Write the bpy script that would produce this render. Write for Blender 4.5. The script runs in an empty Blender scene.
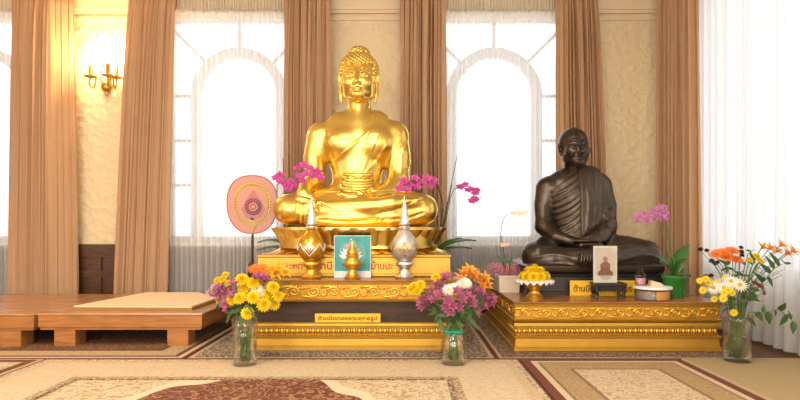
import bpy, math, random
import numpy as np
from mathutils import Vector, Matrix, Quaternion
R = random.Random(7)
PI = math.pi
scene = bpy.context.scene
COL = scene.collection
F, CX, CY, H = 560.0, 405.0, 228.0, 0.8

def W(px, py, Y):
    return Vector(((px - CX) * Y / F, Y, H - (py - CY) * Y / F))

# ------------------------------------------------------------------ materials
def mat(name):
    m = bpy.data.materials.new(name); m.use_nodes = True
    nt = m.node_tree; nt.nodes.clear()
    out = nt.nodes.new('ShaderNodeOutputMaterial')
    return m, nt, out

def N(nt, kind, **kw):
    n = nt.nodes.new(kind)
    for k, v in kw.items():
        if k in n.inputs: n.inputs[k].default_value = v
        else: setattr(n, k, v)
    return n

def pbr(name, col, rough=.5, metal=0., bump=0., bscale=40., var=0., vscale=8., trans=0., spec=.5, stretch=None, sub=0.):
    m, nt, out = mat(name)
    b = N(nt, 'ShaderNodeBsdfPrincipled'); L = nt.links.new
    b.inputs['Base Color'].default_value = (*col, 1); b.inputs['Roughness'].default_value = rough
    b.inputs['Metallic'].default_value = metal; b.inputs['Transmission Weight'].default_value = trans
    b.inputs['Specular IOR Level'].default_value = spec
    tc = N(nt, 'ShaderNodeTexCoord'); src = tc.outputs['Object']
    if stretch:
        mp = N(nt, 'ShaderNodeMapping'); mp.inputs['Scale'].default_value = stretch
        L(src, mp.inputs['Vector']); src = mp.outputs['Vector']
    if var:
        n = N(nt, 'ShaderNodeTexNoise', Scale=vscale, Detail=4.); L(src, n.inputs['Vector'])
        r = N(nt, 'ShaderNodeMix', data_type='RGBA')
        r.inputs[6].default_value = (*[c * (1 - var) for c in col], 1); r.inputs[7].default_value = (*[min(1, c * (1 + var)) for c in col], 1)
        L(n.outputs['Fac'], r.inputs[0]); L(r.outputs[2], b.inputs['Base Color'])
    if bump:
        n = N(nt, 'ShaderNodeTexNoise', Scale=bscale, Detail=3.); L(src, n.inputs['Vector'])
        bp = N(nt, 'ShaderNodeBump', Strength=bump, Distance=.01); L(n.outputs['Fac'], bp.inputs['Height']); L(bp.outputs['Normal'], b.inputs['Normal'])
    if sub:
        t = N(nt, 'ShaderNodeBsdfTranslucent'); t.inputs['Color'].default_value = (*col, 1)
        mx = N(nt, 'ShaderNodeMixShader'); mx.inputs[0].default_value = sub
        L(b.outputs[0], mx.inputs[1]); L(t.outputs[0], mx.inputs[2]); L(mx.outputs[0], out.inputs[0])
    else:
        L(b.outputs[0], out.inputs[0])
    return m

def glass(name, tint=(1, 1, 1), refl=.12):
    m, nt, out = mat(name); L = nt.links.new
    t = N(nt, 'ShaderNodeBsdfTransparent'); t.inputs[0].default_value = (*tint, 1)
    g = N(nt, 'ShaderNodeBsdfGlossy', Roughness=.03)
    f = N(nt, 'ShaderNodeLayerWeight', Blend=.25)
    mu = N(nt, 'ShaderNodeMath', operation='MULTIPLY_ADD'); mu.inputs[1].default_value = .4; mu.inputs[2].default_value = refl * .3
    L(f.outputs['Fresnel'], mu.inputs[0])
    mx = N(nt, 'ShaderNodeMixShader'); L(mu.outputs[0], mx.inputs[0]); L(t.outputs[0], mx.inputs[1]); L(g.outputs[0], mx.inputs[2]); L(mx.outputs[0], out.inputs[0])
    return m

def sheer(name, col, fac):
    m, nt, out = mat(name); L = nt.links.new
    t = N(nt, 'ShaderNodeBsdfTransparent'); d = N(nt, 'ShaderNodeBsdfDiffuse'); tr = N(nt, 'ShaderNodeBsdfTranslucent')
    d.inputs[0].default_value = (*col, 1); tr.inputs[0].default_value = (*col, 1)
    a = N(nt, 'ShaderNodeMixShader'); a.inputs[0].default_value = .5; L(d.outputs[0], a.inputs[1]); L(tr.outputs[0], a.inputs[2])
    b = N(nt, 'ShaderNodeMixShader'); lw = N(nt, 'ShaderNodeLayerWeight', Blend=.5); ma = N(nt, 'ShaderNodeMath', operation='MULTIPLY_ADD', use_clamp=True); ma.inputs[1].default_value = (1 - fac) * .9; ma.inputs[2].default_value = fac; L(lw.outputs['Facing'], ma.inputs[0]); L(ma.outputs[0], b.inputs[0]); L(t.outputs[0], b.inputs[1]); L(a.outputs[0], b.inputs[2]); L(b.outputs[0], out.inputs[0])
    return m

def emit(name, col, s):
    m, nt, out = mat(name); e = N(nt, 'ShaderNodeEmission', Strength=s); e.inputs[0].default_value = (*col, 1)
    nt.links.new(e.outputs[0], out.inputs[0]); return m

def wood(name, c1, c2, rough=.35, scale=(1, 14, 14), bscale=3., plank=0.):
    m, nt, out = mat(name); L = nt.links.new
    b = N(nt, 'ShaderNodeBsdfPrincipled', Roughness=rough)
    tc = N(nt, 'ShaderNodeTexCoord'); mp = N(nt, 'ShaderNodeMapping'); mp.inputs['Scale'].default_value = scale
    L(tc.outputs['Object'], mp.inputs['Vector'])
    n = N(nt, 'ShaderNodeTexNoise', Scale=bscale, Detail=6., Distortion=1.2); L(mp.outputs[0], n.inputs['Vector'])
    r = N(nt, 'ShaderNodeValToRGB'); r.color_ramp.elements[0].color = (*c1, 1); r.color_ramp.elements[1].color = (*c2, 1)
    r.color_ramp.elements[0].position = .3; r.color_ramp.elements[1].position = .7
    L(n.outputs['Fac'], r.inputs[0]); col = r.outputs[0]
    if plank:
        br = N(nt, 'ShaderNodeTexBrick', Scale=1.); br.inputs['Brick Width'].default_value = 1.4; br.inputs['Row Height'].default_value = plank
        br.inputs['Mortar Size'].default_value = .003; br.inputs['Color1'].default_value = (1, 1, 1, 1); br.inputs['Color2'].default_value = (.72, .72, .72, 1); br.inputs['Mortar'].default_value = (.15, .12, .1, 1)
        L(tc.outputs['Object'], br.inputs['Vector'])
        mx = N(nt, 'ShaderNodeMix', data_type='RGBA', blend_type='MULTIPLY'); mx.inputs[0].default_value = 1.
        L(col, mx.inputs[6]); L(br.outputs['Color'], mx.inputs[7]); col = mx.outputs[2]
    L(col, b.inputs['Base Color']); L(b.outputs[0], out.inputs[0]); return m

M = {}
M['plaster'] = None
def plaster():
    m, nt, out = mat('cream_swirled_plaster'); L = nt.links.new
    b = N(nt, 'ShaderNodeBsdfPrincipled', Roughness=.6); b.inputs['Base Color'].default_value = (.84, .69, .43, 1)
    tc = N(nt, 'ShaderNodeTexCoord')
    n = N(nt, 'ShaderNodeTexNoise', Scale=9., Detail=3., Distortion=2.5); L(tc.outputs['Object'], n.inputs['Vector'])
    n2 = N(nt, 'ShaderNodeTexVoronoi', Scale=14.); L(tc.outputs['Object'], n2.inputs['Vector'])
    ad = N(nt, 'ShaderNodeMath', operation='ADD'); L(n.outputs['Fac'], ad.inputs[0]); L(n2.outputs['Distance'], ad.inputs[1])
    bp = N(nt, 'ShaderNodeBump', Strength=.6, Distance=.02); L(ad.outputs[0], bp.inputs['Height']); L(bp.outputs[0], b.inputs['Normal'])
    L(b.outputs[0], out.inputs[0]); return m
M['plaster'] = plaster()
M['trim'] = pbr('cream_painted_trim', (.84, .70, .48), .4)
M['white_trim'] = pbr('white_painted_window_frame', (.50, .52, .55), .4)
M['ceiling'] = pbr('white_ceiling', (.85, .80, .70), .8)
M['roomwall'] = pbr('cream_room_wall', (.74, .58, .38), .7)
M['floor'] = wood('red_brown_floorboards', (.10, .035, .015), (.20, .075, .03), .3, (14, 1, 14), 3., .09)
M['darkwood'] = wood('dark_stained_wood', (.020, .009, .004), (.06, .026, .011), .6, (2, 14, 14))
M['wainscot'] = wood('dark_wainscot_wood', (.05, .02, .01), (.12, .05, .022), .3, (2, 2, 14))
M['oak'] = wood('honey_oak_wood', (.29, .11, .024), (.45, .19, .052), .4, (1.2, 9, 9))
M['topwood'] = wood('red_brown_table_top_wood', (.22, .09, .03), (.40, .18, .06), .25, (1.2, 12, 12))
M['platformtop'] = wood('red_brown_platform_boards', (.34, .15, .06), (.52, .27, .125), .22, (1.2, 12, 12))
M['drape'] = pbr('tan_drape_fabric', (.57, .35, .195), .8, 0, .25, 220, .08, 3, sub=.08)
M['sheer'] = sheer('white_sheer_voile', (.94, .94, .94), .56); M['sheer_dense'] = sheer('dense_white_sheer_voile', (.80, .82, .85), .84)
M['header'] = pbr('cream_gathered_heading', (.82, .72, .55), .8, sub=.2)
M['pane'] = glass('window_glass', (1, 1, 1), .05)
M['glass'] = glass('clear_vase_glass', (.985, .99, .985), .15)
M['water'] = glass('vase_water', (.97, .98, .95), .05)
M['plastic'] = glass('clear_plastic', (.95, .95, .94), .06)
M['gold'] = pbr('polished_gold_leaf', (.84, .60, .15), .29, 1., .04, 9., .05, 5.)
M['plinthgold'] = pbr('satin_gold_plinth', (.55, .32, .055), .42, .85, .05, 12., .08, 6.)
M['gold_hair'] = pbr('gold_leaf_curls', (.80, .55, .13), .42, 1.)
M['goldpaint'] = pbr('carved_gold_paint', (.58, .33, .045), .46, .7, .12, 60., .14, 14.)
M['golddeep'] = pbr('deep_gold_recess', (.46, .23, .025), .45, .8)
M['goldbright'] = pbr('bright_gold', (.80, .48, .075), .34, .9)
M['silver'] = pbr('embossed_silver', (.80, .80, .80), .28, 1., .3, 120.)
M['amber'] = pbr('amber_gold_lacquer', (.66, .33, .03), .25, .75, .05, 30.)
M['bronze'] = pbr('dark_bronze', (.076, .058, .045), .30, .88, .12, 22., .3, 7.)
M['bronze_robe'] = pbr('dark_bronze_robe', (.084, .064, .049), .34, .85, .12, 26., .3, 7.)
M['black'] = pbr('black_lacquer', (.016, .015, .015), .35)
M['blackbase'] = pbr('dark_pedestal_paint', (.035, .028, .025), .4, .3, .1, 25., .2, 6.)
M['brass'] = pbr('antique_brass', (.50, .31, .09), .3, 1.)
M['candle'] = pbr('amber_candle_sleeve', (.50, .27, .05), .5, sub=.3)
M['flame'] = emit('glowing_bulb', (1, .86, .58), 40.)
M['white'] = pbr('white_ceramic', (.86, .85, .82), .3)
M['creampot'] = pbr('cream_glazed_pot', (.78, .68, .52), .35)
M['paper'] = pbr('white_card', (.86, .84, .80), .6)
M['yellowsign'] = pbr('yellow_sign_board', (.86, .52, .02), .5)
M['redtext'] = pbr('dark_red_lettering', (.16, .01, .008), .6)
M['goldtext'] = pbr('red_gold_lettering', (.36, .07, .015), .5, .2)
M['teal'] = pbr('teal_print', (.05, .36, .36), .5, 0, 0, 8, .3, 18.)
M['lime'] = pbr('pale_green_print', (.16, .44, .40), .5)
M['whitepetal'] = pbr('white_print_petal', (.88, .90, .84), .5)
M['pinkpaint'] = pbr('pink_print', (.85, .35, .35), .5)
M['green'] = pbr('leaf_green', (.05, .115, .025), .45, 0, 0, 8, .3, 20., sub=.15)
M['orchidleaf'] = pbr('orchid_leaf_green', (.045, .15, .03), .35, 0, 0, 8, .2, 9.)
M['stem'] = pbr('stem_green', (.12, .20, .045), .5, 0, 0, 8, .3, 30.)
M['stake'] = pbr('dark_orchid_stake', (.05, .06, .035), .6)
M['potgreen'] = pbr('bright_green_glazed_pot', (.03, .20, .035), .2, 0, 0, 8, .35, 25.)
M['ribbon'] = pbr('green_ribbon', (.02, .36, .20), .5)
M['bark'] = pbr('orchid_bark', (.16, .09, .05), .9, 0, .5, 60.)
M['mat'] = pbr('cream_mat', (.80, .60, .38), .7, 0, .1, 90., .05, 30.)
M['matedge'] = pbr('golden_mat_edging', (.36, .18, .035), .6)
def petalm(n, c, var=.12): return pbr(n, c, .55, 0, 0, 8, var, 60., sub=.25)
M['yellow'] = petalm('yellow_petal', (.95, .70, .015)); M['whitef'] = petalm('white_petal', (.90, .88, .78), .04)
M['orange'] = petalm('orange_petal', (.90, .25, .02)); M['amberf'] = petalm('amber_petal', (.92, .44, .05))
M['mauve'] = petalm('mauve_petal', (.40, .09, .20), .35); M['magenta'] = petalm('magenta_petal', (.60, .06, .36), .2)
M['maroon'] = petalm('maroon_petal', (.10, .015, .04)); M['palepink'] = petalm('pale_pink_petal', (.80, .42, .48)); M['purple'] = petalm('purple_petal', (.12, .05, .18))
M['pinkgrass'] = petalm('pink_grass', (.85, .36, .45)); M['orchidpink'] = petalm('orchid_mauve_petal', (.55, .20, .42), .25)
M['center'] = pbr('flower_center', (.55, .38, .03), .8); M['rust'] = petalm('rust_petal', (.50, .14, .03))
M['fanpink'] = pbr('salmon_fan_satin', (.50, .18, .15), .5); M['fanlight'] = pbr('pale_salmon_satin', (.60, .28, .22), .5)
M['fangold'] = pbr('gold_embroidery', (.46, .30, .12), .5, .3); M['fanred'] = pbr('crimson_embroidery', (.55, .06, .10), .6); M['fanblue'] = pbr('navy_embroidery', (.07, .05, .16), .6)
M['food'] = pbr('orange_food', (.80, .38, .10), .6, 0, .3, 60.); M['food2'] = pbr('grey_food', (.32, .26, .24), .6); M['tan'] = pbr('tan_wrapper', (.76, .52, .30), .6)
M['photo_bg'] = pbr('photo_backdrop', (.74, .66, .58), .4, 0, 0, 8, .2, 25.); M['photo_robe'] = pbr('photo_robe', (.33, .12, .08), .5); M['photo_skin'] = pbr('photo_skin', (.48, .28, .17), .5)

# ------------------------------------------------------------------ mesh builder
class MB:
    def __init__(s): s.v = []; s.f = []; s.m = []
    def add(s, v, f, mi=0):
        o = len(s.v); s.v += [tuple(p) for p in v]; s.f += [tuple(i + o for i in q) for q in f]; s.m += [mi] * len(f); return s
    def box(s, x0, x1, y0, y1, z0, z1, mi=0):
        v = [(x, y, z) for z in (z0, z1) for y in (y0, y1) for x in (x0, x1)]
        return s.add(v, [(0, 2, 3, 1), (4, 5, 7, 6), (0, 1, 5, 4), (2, 6, 7, 3), (0, 4, 6, 2), (1, 3, 7, 5)], mi)
    def rloft(s, x0, x1, y0, y1, prof, mi=0, cap=True):
        v = []; f = []
        for z, o in prof: v += [(x0 - o, y0 - o, z), (x1 + o, y0 - o, z), (x1 + o, y1 + o, z), (x0 - o, y1 + o, z)]
        for i in range(len(prof) - 1):
            for j in range(4): f.append((i * 4 + j, i * 4 + (j + 1) % 4, i * 4 + 4 + (j + 1) % 4, i * 4 + 4 + j))
        if cap: f.append((3, 2, 1, 0)); n = len(v); f.append((n - 4, n - 3, n - 2, n - 1))
        return s.add(v, f, mi)
    def tube(s, pts, rad, n=8, mi=0, cap=True):
        pts = [Vector(p) for p in pts]; k = len(pts)
        if not hasattr(rad, '__len__'): rad = [rad] * k
        v = []; f = []; up = None
        for i, p in enumerate(pts):
            t = (pts[min(i + 1, k - 1)] - pts[max(i - 1, 0)])
            t = t.normalized() if t.length > 1e-9 else Vector((0, 0, 1))
            if up is None: up = Vector((0, 1, 0)) if abs(t.y) < .9 else Vector((1, 0, 0))
            a = up - t * up.dot(t)
            a = a.normalized() if a.length > 1e-6 else t.orthogonal().normalized()
            up = a; b = t.cross(a)
            for j in range(n):
                an = 2 * PI * j / n; v.append(p + (a * math.cos(an) + b * math.sin(an)) * rad[i])
        for i in range(k - 1):
            for j in range(n): f.append((i * n + j, i * n + (j + 1) % n, (i + 1) * n + (j + 1) % n, (i + 1) * n + j))
        if cap: f.append(tuple(range(n - 1, -1, -1))); f.append(tuple((k - 1) * n + j for j in range(n)))
        return s.add(v, f, mi)
    def lathe(s, prof, c=(0, 0, 0), n=24, mi=0, sx=1., sy=1., mod=None):
        v = []; f = []
        for z, r in prof:
            for j in range(n):
                a = 2 * PI * j / n; q = r * (mod(a, z) if mod else 1)
                v.append((c[0] + q * sx * math.cos(a), c[1] + q * sy * math.sin(a), c[2] + z))
        for i in range(len(prof) - 1):
            for j in range(n): f.append((i * n + j, i * n + (j + 1) % n, (i + 1) * n + (j + 1) % n, (i + 1) * n + j))
        if prof[0][1] > 1e-4: f.append(tuple(range(n - 1, -1, -1)))
        if prof[-1][1] > 1e-4: f.append(tuple((len(prof) - 1) * n + j for j in range(n)))
        return s.add(v, f, mi)
    def ball(s, c, r, n=12, m=8, mi=0):
        r = r if hasattr(r, '__len__') else (r, r, r)
        v = [(c[0], c[1], c[2] - r[2])]; f = []
        for i in range(1, m):
            t = -PI / 2 + PI * i / m
            for j in range(n):
                a = 2 * PI * j / n; v.append((c[0] + r[0] * math.cos(t) * math.cos(a), c[1] + r[1] * math.cos(t) * math.sin(a), c[2] + r[2] * math.sin(t)))
        v.append((c[0], c[1], c[2] + r[2])); e = len(v) - 1
        for j in range(n): f.append((0, 1 + (j + 1) % n, 1 + j)); f.append((e, 1 + (m - 2) * n + j, 1 + (m - 2) * n + (j + 1) % n))
        for i in range(m - 2):
            for j in range(n): f.append((1 + i * n + j, 1 + i * n + (j + 1) % n, 1 + (i + 1) * n + (j + 1) % n, 1 + (i + 1) * n + j))
        return s.add(v, f, mi)
    def plate(s, outline, y0, y1, mi=0):
        """outline of (x,z) extruded from y0 (front) to y1"""
        n = len(outline); v = [(x, y0, z) for x, z in outline] + [(x, y1, z) for x, z in outline]
        f = [tuple(range(n)), tuple(range(2 * n - 1, n - 1, -1))] + [(i, n + i, n + (i + 1) % n, (i + 1) % n) for i in range(n)]
        return s.add(v, f, mi)
    def slab(s, outline, z0, z1, mi=0):
        n = len(outline); v = [(x, y, z0) for x, y in outline] + [(x, y, z1) for x, y in outline]
        f = [tuple(range(n - 1, -1, -1)), tuple(range(n, 2 * n))] + [(i, (i + 1) % n, n + (i + 1) % n, n + i) for i in range(n)]
        return s.add(v, f, mi)
    def petal(s, mtx, l, w, bend=.3, cup=.2, mi=0, rows=4, tip=.0):
        v = []; f = []
        for i in range(rows + 1):
            t = i / rows; ww = w * math.sin(PI * (.12 + .88 * t) ** .8) * .5 if i < rows else w * .06 + tip
            ww = max(ww, w * .08); x = l * t; z = bend * l * t * t
            for q in (-1, 0, 1): v.append(mtx @ Vector((x, q * ww, z + cup * ww * abs(q))))
        for i in range(rows):
            for q in range(2): f.append((i * 3 + q, i * 3 + 3 + q, i * 3 + 4 + q, i * 3 + 1 + q))
        return s.add(v, f, mi)

def mk(name, mb, mats, parent=None, smooth=False, loc=None, local=False):
    me = bpy.data.meshes.new(name)
    off = Vector(parent.location) if (parent is not None and not local) else Vector((0, 0, 0))
    if loc is not None: off = Vector(loc)
    me.from_pydata([tuple(Vector(p) - off) for p in mb.v], [], mb.f)
    mats = mats if isinstance(mats, (list, tuple)) else [mats]
    for m in mats: me.materials.append(m)
    if len(mats) > 1: me.polygons.foreach_set('material_index', mb.m)
    if smooth is True: me.polygons.foreach_set('use_smooth', [True] * len(me.polygons))
    elif smooth: 
        me.polygons.foreach_set('use_smooth', [True] * len(me.polygons)); me.set_sharp_from_angle(angle=math.radians(smooth))
    me.update()
    o = bpy.data.objects.new(name, me); COL.objects.link(o)
    if parent is not None:
        o.parent = parent
        if loc is not None: o.location = Vector(loc) - Vector(parent.location)
    elif loc is not None: o.location = loc
    return o

def tag(o, label, cat, group=None):
    o['label'] = label; o['category'] = cat
    if group: o['group'] = group
    return o
def empty(name, loc, label=None, cat=None, group=None):
    o = bpy.data.objects.new(name, None); COL.objects.link(o); o.location = loc; o.empty_display_size = .05
    if label: tag(o, label, cat, group)
    return o
def struct(o): o['kind'] = 'structure'; return o
def thing(name, mb, mats, loc, label, cat, group=None, smooth=False):
    return tag(mk(name, mb, mats, None, smooth, loc), label, cat, group)
def copyobj(src, name, parent):
    c = src.copy(); COL.objects.link(c); c.parent = parent; c.name = name; return c
def txt(s, size, y, x, z, mats, name, parent, ext=.001, fit=None):
    cu = bpy.data.curves.new(name, 'FONT'); cu.body = s; cu.size = size; cu.extrude = ext; cu.offset = size * .018; cu.align_x = 'CENTER'; cu.resolution_u = 3
    o = bpy.data.objects.new(name, cu); COL.objects.link(o)
    dg = bpy.context.evaluated_depsgraph_get(); me = bpy.data.meshes.new_from_object(o.evaluated_get(dg)); me.name = name
    bpy.data.objects.remove(o); bpy.data.curves.remove(cu)
    xs = [v.co.x for v in me.vertices] or [0]; wd = max(xs) - min(xs)
    sc = fit / wd if fit and wd > 0 else 1.
    off = parent.location
    for v in me.vertices: v.co = Vector((x + v.co.x * sc, y - v.co.z, z + v.co.y)) - off
    me.materials.clear(); me.materials.append(mats)
    o = bpy.data.objects.new(name, me); COL.objects.link(o); o.parent = parent
    return o

# ------------------------------------------------------------------ implicit surface sculpting
class Field:
    def __init__(s, lo, hi, h):
        s.lo = np.array(lo, float); s.h = h
        n = np.ceil((np.array(hi) - s.lo) / h).astype(int) + 1
        s.ax = [s.lo[i] + h * np.arange(n[i]) for i in range(3)]
        s.D = np.full(n, 1., np.float32)
    def sub(s, lo, hi):
        sl = []
        for i in range(3):
            a = int(np.clip(math.floor((lo[i] - s.lo[i]) / s.h), 0, s.D.shape[i])); b = int(np.clip(math.ceil((hi[i] - s.lo[i]) / s.h) + 1, 0, s.D.shape[i]))
            sl.append(slice(a, b))
        X = s.ax[0][sl[0]][:, None, None]; Y = s.ax[1][sl[1]][None, :, None]; Z = s.ax[2][sl[2]][None, None, :]
        return tuple(sl), X, Y, Z
    def put(s, sl, d, k, op):
        A = s.D[sl]
        if op == 'sub':
            d = -d; h = np.maximum(k - np.abs(A - d), 0) / max(k, 1e-6); s.D[sl] = np.maximum(A, d) + h * h * k * .25
        else:
            h = np.maximum(k - np.abs(A - d), 0) / max(k, 1e-6); s.D[sl] = np.minimum(A, d) - h * h * k * .25
    def ell(s, c, r, k=.02, op='add', rz=0.):
        if not hasattr(r, '__len__'): r = (r, r, r)
        m = max(r) + k + .03
        sl, X, Y, Z = s.sub([c[i] - m for i in range(3)], [c[i] + m for i in range(3)])
        if 0 in s.D[sl].shape: return
        x = X - c[0]; y = Y - c[1]; z = Z - c[2]
        if rz: x, y = x * math.cos(rz) + y * math.sin(rz), -x * math.sin(rz) + y * math.cos(rz)
        k0 = np.sqrt((x / r[0]) ** 2 + (y / r[1]) ** 2 + (z / r[2]) ** 2); k1 = np.sqrt((x / r[0] ** 2) ** 2 + (y / r[1] ** 2) ** 2 + (z / r[2] ** 2) ** 2)
        s.put(sl, k0 * (k0 - 1) / np.maximum(k1, 1e-6), k, op)
    def tube(s, pts, rad, k=.02, op='add', flat=None):
        pts = [np.array(p, float) for p in pts]
        if not hasattr(rad, '__len__'): rad = [rad] * len(pts)
        m = max(rad) + k + .03
        sl, X, Y, Z = s.sub(np.min(pts, 0) - m, np.max(pts, 0) + m)
        if 0 in s.D[sl].shape: return
        best = None
        for a, b, ra, rb in zip(pts[:-1], pts[1:], rad[:-1], rad[1:]):
            ab = b - a; l2 = max(float(ab @ ab), 1e-9)
            t = np.clip(((X - a[0]) * ab[0] + (Y - a[1]) * ab[1] + (Z - a[2]) * ab[2]) / l2, 0, 1)
            d = np.sqrt((X - a[0] - t * ab[0]) ** 2 + (Y - a[1] - t * ab[1]) ** 2 + (Z - a[2] - t * ab[2]) ** 2) - (ra + t * (rb - ra))
            best = d if best is None else np.minimum(best, d)
        s.put(sl, best, k, op)
    def sy(s, x, z):
        i = int(np.clip(round((x - s.lo[0]) / s.h), 0, s.D.shape[0] - 1)); j = int(np.clip(round((z - s.lo[2]) / s.h), 0, s.D.shape[2] - 1))
        q = np.where(s.D[i, :, j] < 0)[0]
        return s.ax[1][q[0]] if len(q) else None
    def ridge(s, xz, rad, k=.012, op='add', inset=0., n=14):
        """a ridge or groove drawn over the front surface, through control points (x,z)"""
        out = []; rr = []
        for i in range(n + 1):
            t = i / n * (len(xz) - 1); a = min(int(t), len(xz) - 2); u = t - a
            p0 = xz[max(a - 1, 0)]; p1 = xz[a]; p2 = xz[a + 1]; p3 = xz[min(a + 2, len(xz) - 1)]
            q = [.5 * (2 * p1[c] + (p2[c] - p0[c]) * u + (2 * p0[c] - 5 * p1[c] + 4 * p2[c] - p3[c]) * u * u + (3 * p1[c] - p0[c] - 3 * p2[c] + p3[c]) * u ** 3) for c in (0, 1)]
            y = s.sy(*q)
            if y is None: continue
            out.append((q[0], y + inset, q[1])); rr.append(rad * (.35 + .65 * math.sin(PI * min(1, max(0, i / n)) ) ** .5))
        if len(out) > 1: s.tube(out, rr, k, op)
    def mesh(s):
        D = s.D; sg = D < 0
        c = [sg[i:sg.shape[0] - 1 + i, j:sg.shape[1] - 1 + j, k:sg.shape[2] - 1 + k] for i in (0, 1) for j in (0, 1) for k in (0, 1)]
        anyv = np.logical_or.reduce(c); allv = np.logical_and.reduce(c); act = anyv & ~allv
        idx = np.argwhere(act); offs = np.array([(i, j, k) for i in (0, 1) for j in (0, 1) for k in (0, 1)])
        vals = [D[idx[:, 0] + o[0], idx[:, 1] + o[1], idx[:, 2] + o[2]] for o in offs]
        acc = np.zeros((len(idx), 3)); cnt = np.zeros(len(idx))
        for a in range(8):
            for b in range(a + 1, 8):
                if np.abs(offs[a] - offs[b]).sum() != 1: continue
                va, vb = vals[a], vals[b]; m = (va < 0) != (vb < 0)
                t = np.where(m, va / np.where(m, va - vb, 1), 0)
                p = offs[a] + (offs[b] - offs[a]) * t[:, None]
                acc[m] += p[m]; cnt[m] += 1
        P = (idx + acc / cnt[:, None]) * s.h + s.lo
        vid = np.full(act.shape, -1, int); vid[tuple(idx.T)] = np.arange(len(idx))
        faces = []
        for ax in range(3):
            a = np.take(sg, range(0, sg.shape[ax] - 1), ax); b = np.take(sg, range(1, sg.shape[ax]), ax)
            e = np.argwhere(a != b); u, w = (ax + 1) % 3, (ax + 2) % 3
            ok = (e[:, u] > 0) & (e[:, w] > 0) & (e[:, u] < act.shape[u]) & (e[:, w] < act.shape[w]); e = e[ok]
            ins = a[tuple(e.T)]
            def g(du, dw):
                q = e.copy(); q[:, u] += du; q[:, w] += dw; return vid[tuple(q.T)]
            Q = np.stack([g(-1, -1), g(0, -1), g(0, 0), g(-1, 0)], 1); Q[~ins] = Q[~ins][:, ::-1]
            faces.append(Q[(Q >= 0).all(1)])
        Fc = np.concatenate(faces)
        # light smoothing
        e = np.concatenate([Fc[:, [0, 1]], Fc[:, [1, 2]], Fc[:, [2, 3]], Fc[:, [3, 0]]])
        for lam in (.5, -.3):
            S = np.zeros_like(P); n = np.zeros(len(P)); np.add.at(S, e[:, 0], P[e[:, 1]]); np.add.at(S, e[:, 1], P[e[:, 0]]); np.add.at(n, e[:, 0], 1); np.add.at(n, e[:, 1], 1)
            P = P + lam * (S / np.maximum(n, 1)[:, None] - P)
        return P, Fc

def sculpt_obj(name, parts, m, parent):
    """parts: list of (P,F) in world space, joined in one mesh"""
    mb = MB()
    for P, Fc in parts: mb.add(P.tolist(), Fc.tolist())
    return mk(name, mb, m, parent, True)

# ------------------------------------------------------------------ the room
XL, XR, YB, YF, ZC = -5.4, 2.55, 5.4, -3.6, 3.1
struct(mk('floor', MB().box(XL - .25, XR + .25, YF - .25, YB + .25, -.12, 0), M['floor']))
struct(mk('ceiling', MB().box(XL - .25, XR + .25, YF - .25, YB + .25, ZC, ZC + .12), M['ceiling']))
WX = [-4.13, -1.63, .875]; WR, WZ, SILL = .70, 2.10, .66
def back_wall():
    mb = MB(); th = .25
    cuts = [XL - .25]
    for c in WX: cuts += [c - WR + 2 * WR * i / 28 for i in range(29)]
    cuts.append(XR + .25)
    top = lambda x, c: 2.87
    for a, b in zip(cuts[:-1], cuts[1:]):
        cs = [c for c in WX if c - WR - 1e-6 <= a and b <= c + WR + 1e-6]
        if not cs: mb.box(a, b, YB, YB + th, 0, ZC); continue
        c = cs[0]; mb.box(a, b, YB, YB + th, 0, SILL); ta, tb = top(a, c), top(b, c)
        v = [(a, YB, ta), (b, YB, tb), (b, YB, ZC), (a, YB, ZC), (a, YB + th, ta), (b, YB + th, tb), (b, YB + th, ZC), (a, YB + th, ZC)]
        mb.add(v, [(0, 1, 2, 3), (7, 6, 5, 4), (0, 4, 5, 1), (3, 2, 6, 7)])
    return mb
struct(mk('wall_back', back_wall(), M['plaster']))
def side_wall(name, x0, x1, opens, y0, y1, m):
    """opens: (ya, yb, za, zb)"""
    mb = MB(); y = y0
    for ya, yb, za, zb in opens:
        mb.box(x0, x1, y, ya, 0, ZC); mb.box(x0, x1, ya, yb, 0, za); mb.box(x0, x1, ya, yb, zb, ZC); y = yb
    mb.box(x0, x1, y, y1, 0, ZC)
    return struct(mk(name, mb, m))
side_wall('wall_right', XR, XR + .25, [(-2.4, -.9, .5, 2.7), (.1, 1.6, .5, 2.7), (2.95, 4.85, .45, 2.85)], YF, YB, M['roomwall'])
side_wall('wall_left', XL - .25, XL, [(-2.2, -.8, .6, 2.7), (.6, 2.0, .6, 2.7)], YF, YB, M['roomwall'])
def front_wall():
    mb = MB(); x = XL - .25
    for a, b in [(-4.2, -2.9), (-2.0, -.4), (.6, 1.8)]:
        mb.box(x, a, YF - .25, YF, 0, ZC); mb.box(a, b, YF - .25, YF, 0, .5); mb.box(a, b, YF - .25, YF, 2.7, ZC); x = b
    mb.box(x, XR + .25, YF - .25, YF, 0, ZC); return mb
struct(mk('wall_front', front_wall(), M['roomwall']))

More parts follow.
